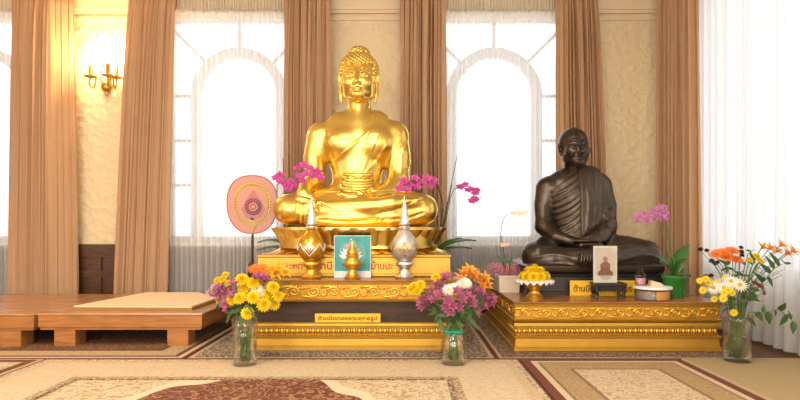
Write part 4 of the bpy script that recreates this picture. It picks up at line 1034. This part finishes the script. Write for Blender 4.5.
# centre bouquet
v2 = (X(453.5, 3.27), 3.27, .008)
vase(*v2, [(0, .066), (.006, .072), (.03, .076), (.12, .074), (.16, .062), (.178, .052), (.205, .054), (.215, .058)], 'glass jar vase with a green ribbon, between the two altars', .19, .13)
i2 = (zz(400, 255, 3.48, 'mauve', [(75, 165), (90, 145), (110, 132), (125, 100), (150, 85), (165, 78), (140, 140), (170, 160), (185, 178), (175, 195), (200, 130), (215, 155), (230, 140), (245, 152), (260, 125), (280, 130), (297, 150), (312, 166), (290, 175), (265, 197), (250, 172), (155, 108), (82, 180), (235, 120), (205, 182), (100, 170), (120, 155), (318, 150), (160, 180), (135, 118)])
    + zz(400, 255, 3.48, 'yelltuft', [(50, 110), (70, 105), (125, 78), (40, 118), (62, 120)])
    + zz(400, 255, 3.48, 'amber', [(240, 55), (222, 66), (257, 68), (290, 90), (275, 95), (302, 106), (296, 80), (250, 84), (210, 85), (282, 110)]) + zz(400, 255, 3.48, 'white', [(190, 115), (215, 102), (170, 122), (228, 98)]))
def w2(k, i, n):
    t = {'mauve': ('mauve alstroemeria in the ribboned jar between the altars', 'mauve alstroemerias in the ribboned jar'), 'yelltuft': ('yellow chrysanthemum at the left of the ribboned jar bouquet', 'yellow chrysanthemums in the ribboned jar'),
         'amber': ('orange alstroemeria at the top of the ribboned jar bouquet', 'orange alstroemerias in the ribboned jar'), 'white': ('white chrysanthemum amid mauve flowers in the ribboned jar', 'white chrysanthemums in the ribboned jar')}
    return t[k]
bouquet(v2[0], v2[1], v2[2], .20, .045, .045, i2, W(455, 310, 3.27), w2, (-.09, .06), 9, '')
# right bouquet
v3 = (X(737, 3.34), 3.34, .008)
vase(*v3, [(0, .070), (.006, .076), (.05, .080), (.13, .074), (.19, .070), (.23, .076), (.272, .092)], 'flared clear glass vase of daisies and orange gerberas at the right', None, .15)
i3 = (zz(690, 230, 2.857, 'gerbera', [(75, 70), (105, 78), (122, 60), (132, 85), (95, 65)]) + zz(690, 230, 2.857, 'daisy', [(68, 165), (92, 150), (117, 147), (142, 157), (98, 165)])
    + zz(690, 230, 2.857, 'button', [(28, 145), (45, 140), (37, 172), (70, 197), (95, 196), (120, 180), (125, 236), (103, 135), (52, 150), (110, 172), (78, 150), (98, 180)])
    + zz(690, 230, 2.857, 'maroon', [(30, 55), (48, 58), (60, 130), (45, 133), (78, 92), (62, 88), (72, 96), (147, 62), (148, 72), (146, 50)])
    + zz(690, 230, 2.857, 'amber', [(205, 52), (226, 55), (258, 45), (274, 68), (290, 62), (246, 62)]) + zz(690, 230, 2.857, 'rust', [(188, 152), (211, 180), (181, 150), (195, 157)])
    + zz(690, 230, 2.857, 'smallwhite', [(270, 112), (250, 118), (180, 122), (165, 110), (260, 130), (200, 110), (240, 100), (175, 90)]) + zz(690, 230, 2.857, 'smallmum', [(190, 75), (170, 85), (200, 88)]))
def w3(k, i, n):
    t = {'gerbera': ('orange gerbera at the top of the right vase bouquet', 'orange gerberas in the right vase'), 'daisy': ('large white daisy in the flared vase at the right', 'white daisies in the right vase'), 'button': ('small yellow button flower near the white daisies', 'yellow button flowers in the right vase'),
         'maroon': ('tiny dark maroon flower in the right vase bouquet', 'dark maroon flowers in the right vase'), 'amber': ('amber alstroemeria high at the right of the right bouquet', 'amber alstroemerias in the right vase'), 'rust': ('small rust-brown flower in the right vase bouquet', 'rust flowers in the right vase'),
         'smallwhite': ('tiny white filler flower in the right vase bouquet', 'white filler flowers in the right vase'), 'smallmum': ('small yellow flower among greenery in the right vase bouquet', 'small yellow flowers in the right vase')}
    return t[k]
bouquet(v3[0], v3[1], v3[2], .275, .07, .05, i3, W(738, 300, 3.34), w3, (-.09, .05), 13, '')
def branch(vp, pts_px, Y, lv, label, me, seed, rim):
    rr = random.Random(seed); b = Vector((vp[0] + rr.uniform(-.03, .03), vp[1] + rr.uniform(-.03, .03), .03)); r = empty('leafy_branch', b, label, 'branch', 'leafy branches in the vases')
    pts = [b, Vector((vp[0] + .3 * rim, vp[1], .16))] + [W(a, c, q) for (a, c), q in zip(pts_px, Y)]
    mk('stem', MB().tube(pts, [.003] * (len(pts) - 1) + [.0012], 5), M['stem'], r, True)
    for px, py in lv:
        p = W(px, py, Y[-1] + rr.uniform(-.04, .04)); near = min((pts[i].lerp(pts[i + 1], t) for i in range(1, len(pts) - 1) for t in (0, .25, .5, .75, 1)), key=lambda q: (q - p).length)
        d = p - near; L = max(d.length, .03); leaf_at(me, r, near, d, 'leaf', Vector((rr.uniform(-.4, .4), -1, rr.uniform(.0, .5))), min(1.3, L / .045))
z3 = lambda *p: [(690 + a / 2.857, 230 + b / 2.857) for a, b in p]
branch(v3, z3((170, 235), (210, 235), (255, 228), (295, 262)), (3.34, 3.33, 3.32, 3.31), z3((210, 218), (185, 268), (205, 255), (245, 242), (262, 268), (285, 232), (240, 290), (296, 290), (270, 215), (228, 268), (290, 245)), 'drooping branch of rounded leaves at the right of the right vase', LEAFB, 1, .05)
branch(v3, z3((165, 200), (200, 160), (240, 110), (270, 95)), (3.36, 3.36, 3.37, 3.37), z3((213, 140), (215, 170), (238, 155), (228, 85), (262, 85), (285, 95), (195, 130), (180, 180), (240, 75), (205, 95)), 'upright branch with slender leaves behind the orange gerberas of the right vase', LEAF, 2, .05)
branch(v3, z3((140, 200), (150, 130), (165, 70), (185, 55)), (3.40, 3.41, 3.42, 3.42), z3((135, 120), (165, 130), (150, 90), (185, 85), (170, 60), (190, 100), (175, 150), (140, 170)), 'thin green branch at the back centre of the right vase', LEAF, 3, .03)
branch(v3, z3((120, 200), (112, 150), (98, 95)), (3.38, 3.39, 3.40), z3((105, 120), (120, 110), (92, 115), (112, 135), (128, 130), (100, 100), (90, 88), (118, 92)), 'thin green branch behind the orange gerberas at the back left of the right vase', LEAF, 4, .03)
branch(v3, z3((150, 220), (165, 180), (180, 130)), (3.30, 3.30, 3.31), z3((172, 200), (150, 190), (190, 170), (160, 170), (195, 190), (175, 165), (165, 215), (200, 200), (150, 165)), 'leafy green sprig at the front right of the right vase', LEAF, 6, .05)
for k, (pp, lv, lb, vv, Y) in enumerate((
    ([(232, 312), (218, 305)], [(217, 309), (222, 300), (228, 318), (225, 312), (235, 318)], 'leafy sprig at the lower left of the left bouquet', v1, 3.22),
    ([(262, 305), (284, 284)], [(288, 283), (275, 300), (268, 308), (280, 290)], 'leafy sprig at the right of the left bouquet', v1, 3.24),
    ([(240, 318), (245, 305)], [(232, 312), (252, 314), (258, 318), (240, 322), (247, 320)], 'leafy sprig at the centre of the left bouquet', v1, 3.18),
    ([(440, 322), (436, 312)], [(432, 308), (436, 318), (441, 326), (446, 315), (430, 314)], 'leafy sprig at the left of the ribboned jar', v2, 3.2),
    ([(466, 318), (474, 310)], [(478, 314), (474, 324), (470, 316), (462, 322), (468, 308)], 'leafy sprig at the right of the ribboned jar', v2, 3.2),
    ([(455, 318), (456, 308)], [(450, 324), (460, 326), (455, 312), (463, 312)], 'leafy sprig in the middle of the ribboned jar', v2, 3.17))):
    branch(vv, pp, (3.25, Y), lv, lb, LEAF, 20 + k, .02)

# yellow heads heaped in the gold bowl
for i in range(17):
    ring, k = (0, 0) if i == 0 else ((1, i - 1) if i < 7 else (2, i - 7)); n = (1, 6, 10)[ring]; a = 2 * PI * k / n
    q = (0, .042, .078)[ring]; z = (.205, .187, .150)[ring]
    p = Vector((bowl_c[0] + q * math.cos(a), bowl_c[1] + q * math.sin(a), bowl_c[2] + z)); d = Vector((math.cos(a) * (0, .5, 1)[ring], math.sin(a) * (0, .5, 1)[ring], (1, .9, .45)[ring]))
    o = bpy.data.objects.new('marigold', BL['mum']); COL.objects.link(o); o.location = p; o.rotation_mode = 'QUATERNION'; o.rotation_quaternion = d.normalized().to_track_quat('Z', 'Y'); o.scale = (.98,) * 3
    tag(o, 'yellow flower head heaped in the gold pedestal bowl', 'flower', 'yellow flower heads in the gold bowl')

# ------------------------------------------------------------------ potted orchids
OM = orchidb(.040, M['magenta'], M['fanred']); OW = orchidb(.030, M['whitef'], M['yellow']); OP = orchidb(.034, M['orchidpink'], M['magenta'])
def strap(parent, pts, w, name='leaf'):
    mb = MB(); pts = [Vector(p) for p in pts]; n = 10; v = []
    def bz(t):
        a = [p.copy() for p in pts]
        while len(a) > 1: a = [a[i].lerp(a[i + 1], t) for i in range(len(a) - 1)]
        return a[0]
    for i in range(n + 1):
        t = i / n; p = bz(t); d = (bz(min(1, t + .02)) - bz(max(0, t - .02))).normalized(); s = d.cross(Vector((0, -.35, 1))); s = s.normalized() if s.length > 1e-3 else Vector((1, 0, 0)); nn = s.cross(d)
        ww = w * (.35 + .65 * math.sin(PI * min(1, t * .9 + .12))) * (1 if t < .9 else .55)
        for q in (-1, 0, 1): v.append(p + s * ww * q + nn * (.25 * w * abs(q)))
    o = mk(name, mb.add(v, [(i * 3 + q, i * 3 + q + 1, i * 3 + q + 4, i * 3 + q + 3) for i in range(n) for q in range(2)]), M['orchidleaf'], parent, True); thick(o, .003); return o
def orchid(base, potp, potm, label, leaves, spikes, me, stakes=(), leafw=.03, square=False):
    r = empty('potted_orchid', base, label, 'potted orchid'); x, y, z = base; h = potp[-1][0]
    if square: mk('pot', MB().rloft(x - potp[0][1], x + potp[0][1], y - potp[0][1], y + potp[0][1], [(z + .0005, 0), (z + h - .012, .006), (z + h - .0115, .012), (z + h, .012), (z + h, .004), (z + h - .015, .002)], 0), potm, r)
    else: mk('pot', MB().lathe([(q, w) for q, w in potp] + [(h - .002, potp[-1][1] - .008), (h - .02, potp[-1][1] - .012)], base, 28), potm, r, 50)
    mk('bark_mix', MB().lathe([(h - .03, .6 * potp[-1][1]), (h - .012, .85 * potp[-1][1]), (h - .006, .01)], base, 16), M['bark'], r)
    c = Vector((x, y, z + h - .01))
    for px, py, Y, lift in leaves:
        e = W(px, py, Y); m = c.lerp(e, .5) + Vector((0, 0, lift)); strap(r, [c + Vector((0, 0, .0)), m, e], leafw)
    for path, blooms in spikes:
        pts = [c] + [W(*p) for p in path]
        sm = []
        for i in range(len(pts) - 1):
            p0, p1, p2, p3 = pts[max(0, i - 1)], pts[i], pts[i + 1], pts[min(len(pts) - 1, i + 2)]
            for k in range(5):
                t = k / 5; sm.append(.5 * (2 * p1 + (p2 - p0) * t + (2 * p0 - 5 * p1 + 4 * p2 - p3) * t * t + (3 * p1 - p0 - 3 * p2 + p3) * t ** 3))
        sm.append(pts[-1]); sp = mk('flower_spike', MB().tube(sm, [.0042 - .0022 * i / len(sm) for i in range(len(sm))], 6), M['stem'], r, True)
        for k, (px, py, Y) in enumerate(blooms):
            p = W(px, py, Y); inst(me, 'blossom', r, p, (R.uniform(-.5, .4), -1, R.uniform(-.2, .35)), R.uniform(-.3, .3), R.uniform(.85, 1.1)).parent = sp
            near = min(sm, key=lambda q: (q - p).length); mk('pedicel', MB().tube([near, near.lerp(p, .6) + Vector((0, .01, .01)), p + Vector((0, .008, 0))], .0016, 5), M['stem'], r, True).parent = sp
    for pts in stakes: mk('stake', MB().tube([c] + [W(*p) for p in pts], [.004] * len(pts) + [.003], 6), M['stake'], r)
    return r
PR = [(.0005, .055), (.01, .06), (.13, .078), (.135, .084), (.15, .084)]
orchid((-.955, 4.87, ZL), PR, M['white'], 'potted orchid with magenta blooms behind the left knee of the golden statue', [(257, 251, 4.75, .06), (258, 243, 4.95, .10), (269, 258, 4.70, .05), (305, 250, 4.9, .06)],
    [([(286, 215, 4.82), (287, 188, 4.6), (291, 176, 4.3), (301, 171, 4.05), (313, 170, 3.93), (324, 176, 3.9)], [(297, 168, 3.97), (304, 165, 3.93), (311, 168, 3.90), (299, 176, 3.93), (307, 174, 3.90), (314, 176, 3.90), (318, 172, 3.90), (321, 178, 3.89), (303, 181, 3.93)]),
     ([(281, 215, 4.82), (277, 188, 4.5), (283, 177, 4.3), (277, 176, 4.1)], [(276, 178, 4.1), (281, 181, 4.1), (286, 184, 4.1), (291, 181, 4.1), (288, 189, 4.1), (294, 186, 4.08), (280, 175, 4.12)])], OM, ([(291, 200, 4.85), (289, 153, 4.85)], [(285, 200, 4.86), (283, 158, 4.86)]))
orchid((.28, 4.87, ZL), PR, M['white'], 'potted orchid with magenta blooms behind the right knee of the golden statue', [(476, 241, 4.75, .06), (472, 249, 4.7, .03), (462, 239, 4.95, .05), (450, 252, 4.7, .04), (415, 248, 4.9, .05)],
    [([(443, 215, 4.8), (440, 190, 4.6), (432, 178, 4.2), (418, 177, 4.0), (400, 186, 3.92)], [(433, 181, 4.05), (427, 178, 4.0), (421, 182, 3.97), (415, 178, 3.95), (409, 184, 3.93), (404, 181, 3.92), (400, 188, 3.91), (417, 187, 3.95), (408, 190, 3.92), (430, 186, 4.02)]),
     ([(447, 215, 4.8), (451, 196, 4.7), (457, 187, 4.6), (468, 186, 4.5), (478, 192, 4.45), (484, 206, 4.42)], [(460, 187, 4.56), (465, 185, 4.5), (471, 189, 4.48), (475, 193, 4.45), (472, 201, 4.44), (477, 190, 4.46), (468, 190, 4.48), (475, 199, 4.44)])], OM, ([(446, 210, 4.86), (457.5, 154, 4.86)], [(443, 205, 4.88), (430, 156, 4.88)], [(445, 220, 4.85), (452, 185, 4.85)]))
wo = orchid((.77, 4.2, ZR), [(.0005, .072), (.125, .076)], M['creampot'], 'white orchid in a square white pot with pink grass, left corner of the bronze altar', [(498, 256, 4.15, .03), (513, 257, 4.2, .03)],
    [([(501, 250, 4.2), (501, 232, 4.18), (504, 218, 4.15), (512, 213, 4.1), (525, 212.5, 4.05)], [(513, 213, 4.08), (518, 212.5, 4.06), (523, 213, 4.04), (520, 214, 4.05), (526, 212, 4.05)])], OW, ([(500.5, 232, 4.2)],), .02, True)
mb = MB(); c = Vector((.77, 4.2, ZR + .118))
for i in range(120):
    a = R.uniform(0, 2 * PI); l = R.uniform(.08, .16); l *= .4 if math.cos(a) > -.1 else 1; d = Vector((math.cos(a), math.sin(a), 0)); b = c + d * R.uniform(.0, .06)
    mb.tube([b, b + d * l * .45 + Vector((0, 0, R.uniform(.05, .10))), b + d * l + Vector((0, 0, R.uniform(-.02, .10)))], [.0022, .0018, .0008], 4)
o = mk('pink_grass', mb, M['pinkgrass'], wo); o['kind'] = 'stuff'
mk('plant_tag', MB().plate([(W(501, 0, 4.17).x, W(0, 247, 4.17).z), (W(509, 0, 4.17).x, W(0, 245.5, 4.17).z), (W(510, 0, 4.17).x, W(0, 242.5, 4.17).z), (W(500, 0, 4.17).x, W(0, 243, 4.17).z)], 4.17, 4.172), M['tan'], wo)
orchid((X(674, 3.86), 3.86, ZR), [(.0005, .068), (.02, .072), (.13, .078), (.135, .084), (.15, .084), (.152, .078)], M['potgreen'], 'potted orchid with mauve blooms in a bright green pot, right end of the bronze altar',
    [(690, 246, 3.93, .08), (688, 260, 3.85, .06), (690, 277, 3.82, .07), (655, 257, 3.9, .06), (660, 262, 3.80, .04), (682, 250, 4.05, .07), (670, 256, 3.82, .05)],
    [([(668, 250, 3.95), (663, 235, 3.93), (659, 222, 3.9), (652, 213, 3.86), (638, 217, 3.82)], [(640, 216, 3.82), (645, 213, 3.84), (650, 216, 3.83), (654, 210, 3.86), (658, 214, 3.86), (661, 210, 3.87), (648, 220, 3.83), (655, 219, 3.85), (662, 217, 3.88), (638, 220, 3.82)]),
     ([(672, 250, 3.97), (669, 235, 3.98), (666, 222, 3.97), (663, 209, 3.94)], [(664, 208, 3.93), (666, 213, 3.94), (660, 207, 3.92), (665, 219, 3.95), (657, 209, 3.92)])], OP, (), .034)

# ------------------------------------------------------------------ round pink fan on its stand
def fan():
    Y = 4.42; cx, cz = W(252, 204.5, Y).x, W(252, 204.5, Y).z; r = empty('ceremonial_fan', (cx, Y, .008), 'round salmon-pink embroidered fan on a tall stand, left of the golden statue', 'fan')
    hw, hh = 25 * Y / F, 29 * Y / F
    def shape(s, dz=0, n=48, e=.86):
        o = []
        for i in range(n):
            a = 2 * PI * i / n; c, sn = math.cos(a), math.sin(a); w = 1 + .06 * sn
            o.append((cx + s * hw * w * math.copysign(abs(c) ** e, c), cz + dz + s * hh * math.copysign(abs(sn) ** e, sn)))
        return o
    mk('blade', MB().plate(shape(1), Y, Y + .012), M['fanlight'], r)
    mk('rim', MB().tube([(x, Y + .004, z) for x, z in shape(1) + shape(1)[:1]], .007, 6), M['fanpink'], r, True)
    mb = MB(); y = Y - .001
    mb.plate(shape(.76), y - .001, y, 0); mb.plate(shape(.68), y - .002, y - .001, 1); mb.plate(shape(.64), y - .003, y - .002, 0); mb.plate(shape(.56), y - .004, y - .003, 2)
    mk('embroidered_border', mb, [M['fangold'], M['fanpink'], M['fanlight']], r)
    mb = MB()
    ci = lambda q, z0=0: [(cx + .012 + q * math.cos(a), cz - .018 + z0 + q * math.sin(a)) for a in np.linspace(0, 2 * PI, 29)[:-1]]
    mb.plate([(cx + .012 + p[0] * 1.0, cz - .018 + p[1]) for p in ((-.095, -.02), (-.06, -.085), (0, -.105), (.06, -.085), (.095, -.02), (.06, .05), (.025, .10), (0, .135), (-.025, .10), (-.06, .05))], y - .006, y - .004, 0)
    for k, (q, mi) in enumerate(((.066, 1), (.058, 2), (.05, 1), (.036, 3), (.027, 2), (.014, 3))): mb.plate(ci(q), y - .008 - .001 * k, y - .006, mi)
    for k in range(12):
        a = 2 * PI * k / 12; mb.ball((cx + .012 + .044 * math.cos(a), y - .012, cz - .018 + .044 * math.sin(a)), .005, 6, 4, 3)
    mk('embroidered_wheel', mb, [M['fanpink'], M['fanblue'], M['fanred'], M['fangold']], r)
    for k in (0,):
        mb = MB(); n = 30
        for i in range(n):
            a = PI * (-.12 + 1.24 * i / (n - 1)); mb.ball((cx + hw * .72 * math.cos(a), y - .002, cz + hh * .72 * math.sin(a)), (.009, .004, .009), 6, 4)
        mk('gold_beading', mb, M['goldbright'], r)
    mk('gold_mount', MB().plate([(cx - .05, cz - hh * .62), (cx, cz - hh * .45), (cx + .05, cz - hh * .62), (cx + .02, cz - hh * .8), (cx, cz - hh * 1.08), (cx - .02, cz - hh * .8)], y - .006, y - .003), M['fangold'], r)
    mk('pole', MB().tube([(cx, Y + .016, .03), (cx, Y + .016, cz + hh * .5)], .010, 8), M['darkwood'], r)
    mk('stand_base', MB().lathe([(0.0005, .13), (.018, .13), (.024, .11), (.03, .03), (.05, .02)], (cx, Y + .016, .008), 24), M['darkwood'], r, 40)
fan()

# ------------------------------------------------------------------ brass wall sconce
def sconce():
    p = W(108.5, 87, 5.4); x, z = p.x, p.z; Yw = 5.4; r = empty('wall_sconce', (x, Yw, z), 'lit brass wall sconce with candle bulbs between the two left drapes', 'wall lamp')
    mb = MB(); mb.ball((x, Yw - .035, z), (.056, .035, .058), 20, 12); mb.lathe([(-.10, .002), (-.09, .010), (-.08, .014), (-.07, .008), (-.055, .016), (-.04, .02)], (x, Yw - .035, z), 14); mb.lathe([(.04, .02), (.055, .012), (.065, .008), (.072, .001)], (x, Yw - .035, z), 14)
    mk('back_plate', mb, M['brass'], r, True)
    tips = [(-.083, -.16, .048), (.104, -.21, .046), (.128, -.10, .055)]
    for dx, dy, dz in tips:
        c = Vector((x + dx, Yw + dy, z + dz)); a0 = Vector((x + (.035 if dx > 0 else -.035), Yw - .05, z + .01))
        m = c.lerp(a0, .5)
        arm = [a0, a0.lerp(m, .6) + Vector((0, 0, .07)), m + Vector((0, 0, .03)), m.lerp(c, .45) + Vector((0, 0, -.075)), c + Vector((-.012 if dx < 0 else .0, 0, -.06)), c]
        sm = []
        for i in range(len(arm) - 1):
            p0, p1, p2, p3 = arm[max(0, i - 1)], arm[i], arm[i + 1], arm[min(len(arm) - 1, i + 2)]
            for k in range(5):
                t = k / 5; sm.append(.5 * (2 * p1 + (p2 - p0) * t + (2 * p0 - 5 * p1 + 4 * p2 - p3) * t * t + (3 * p1 - p0 - 3 * p2 + p3) * t ** 3))
        sm.append(arm[-1]); o = mk('arm', MB().tube(sm, .008, 8), M['brass'], r, True)
        mk('drip_cup', MB().lathe([(-.01, .010), (0, .04), (.006, .056), (.014, .058), (.012, .04), (.0142, .019), (.03, .02)], c, 20), M['brass'], r, 50).parent = o
        mk('candle_sleeve', MB().lathe([(.0305, .018), (.115, .018), (.118, .012)], c, 14), M['candle'], r, 50).parent = o
        mk('bulb', MB().lathe([(.1185, .006), (.13, .014), (.145, .016), (.165, .010), (.19, .001)], c, 14), M['flame'], r, True).parent = o
        l = bpy.data.lights.new('sconce_bulb_light', 'POINT'); l.energy = SCONCE; l.color = (1, .66, .30); l.shadow_soft_size = .03
        lo = bpy.data.objects.new('sconce_bulb_light', l); COL.objects.link(lo); lo.location = c + Vector((0, 0, .215))
SCONCE = 10.
sconce()

# ------------------------------------------------------------------ light, sky, camera
w = bpy.data.worlds.new('sky'); scene.world = w; w.use_nodes = True
bg = w.node_tree.nodes['Background']; bg.inputs[0].default_value = (1.0, .99, .97, 1); bg.inputs[1].default_value = 2.15
def area(name, loc, rot, sx, sy, e, col):
    l = bpy.data.lights.new(name, 'AREA'); l.shape = 'RECTANGLE'; l.size = sx; l.size_y = sy; l.energy = e; l.color = col
    o = bpy.data.objects.new(name, l); COL.objects.link(o); o.location = loc; o.rotation_euler = rot; return o
for i, (x, y) in enumerate(((-3.0, 1.5), (-.4, 1.5), (-3.0, -1.5), (-.4, -1.5))): area('added_ceiling_fill', (x, y, 3.02), (0, 0, 0), 1.2, 1.2, 42., (1, .88, .70))  # added warm overhead fill for the room, not fixtures in view
for x in (-3.55, -1.2, 1.2): area('added_front_fill', (x, YF + .02, 1.6), (PI / 2, 0, 0), 1.3, 2.1, 58., (1, .96, .90))  # added fill from behind the camera, placed at the unseen front wall openings
cam = bpy.data.cameras.new('camera'); co = bpy.data.objects.new('camera', cam); COL.objects.link(co); scene.camera = co
cam.sensor_width = 36.; cam.lens = F / 800 * 36; co.location = (0, 0, H); co.rotation_euler = (PI / 2, 0, 0)
cam.shift_x = -(CX - 400) / 800; cam.shift_y = (CY - 200) / 800; cam.clip_start = .05
vs = scene.view_settings; vs.view_transform = 'Standard'; vs.look = 'None'; vs.gamma = 1.; vs.exposure = .32; vs.use_curve_mapping = False
cy = scene.cycles; cy.use_denoising = True; cy.max_bounces = 10; cy.transparent_max_bounces = 24; cy.diffuse_bounces = 5; cy.glossy_bounces = 5; cy.caustics_reflective = False; cy.caustics_refractive = False; cy.sample_clamp_indirect = 6.
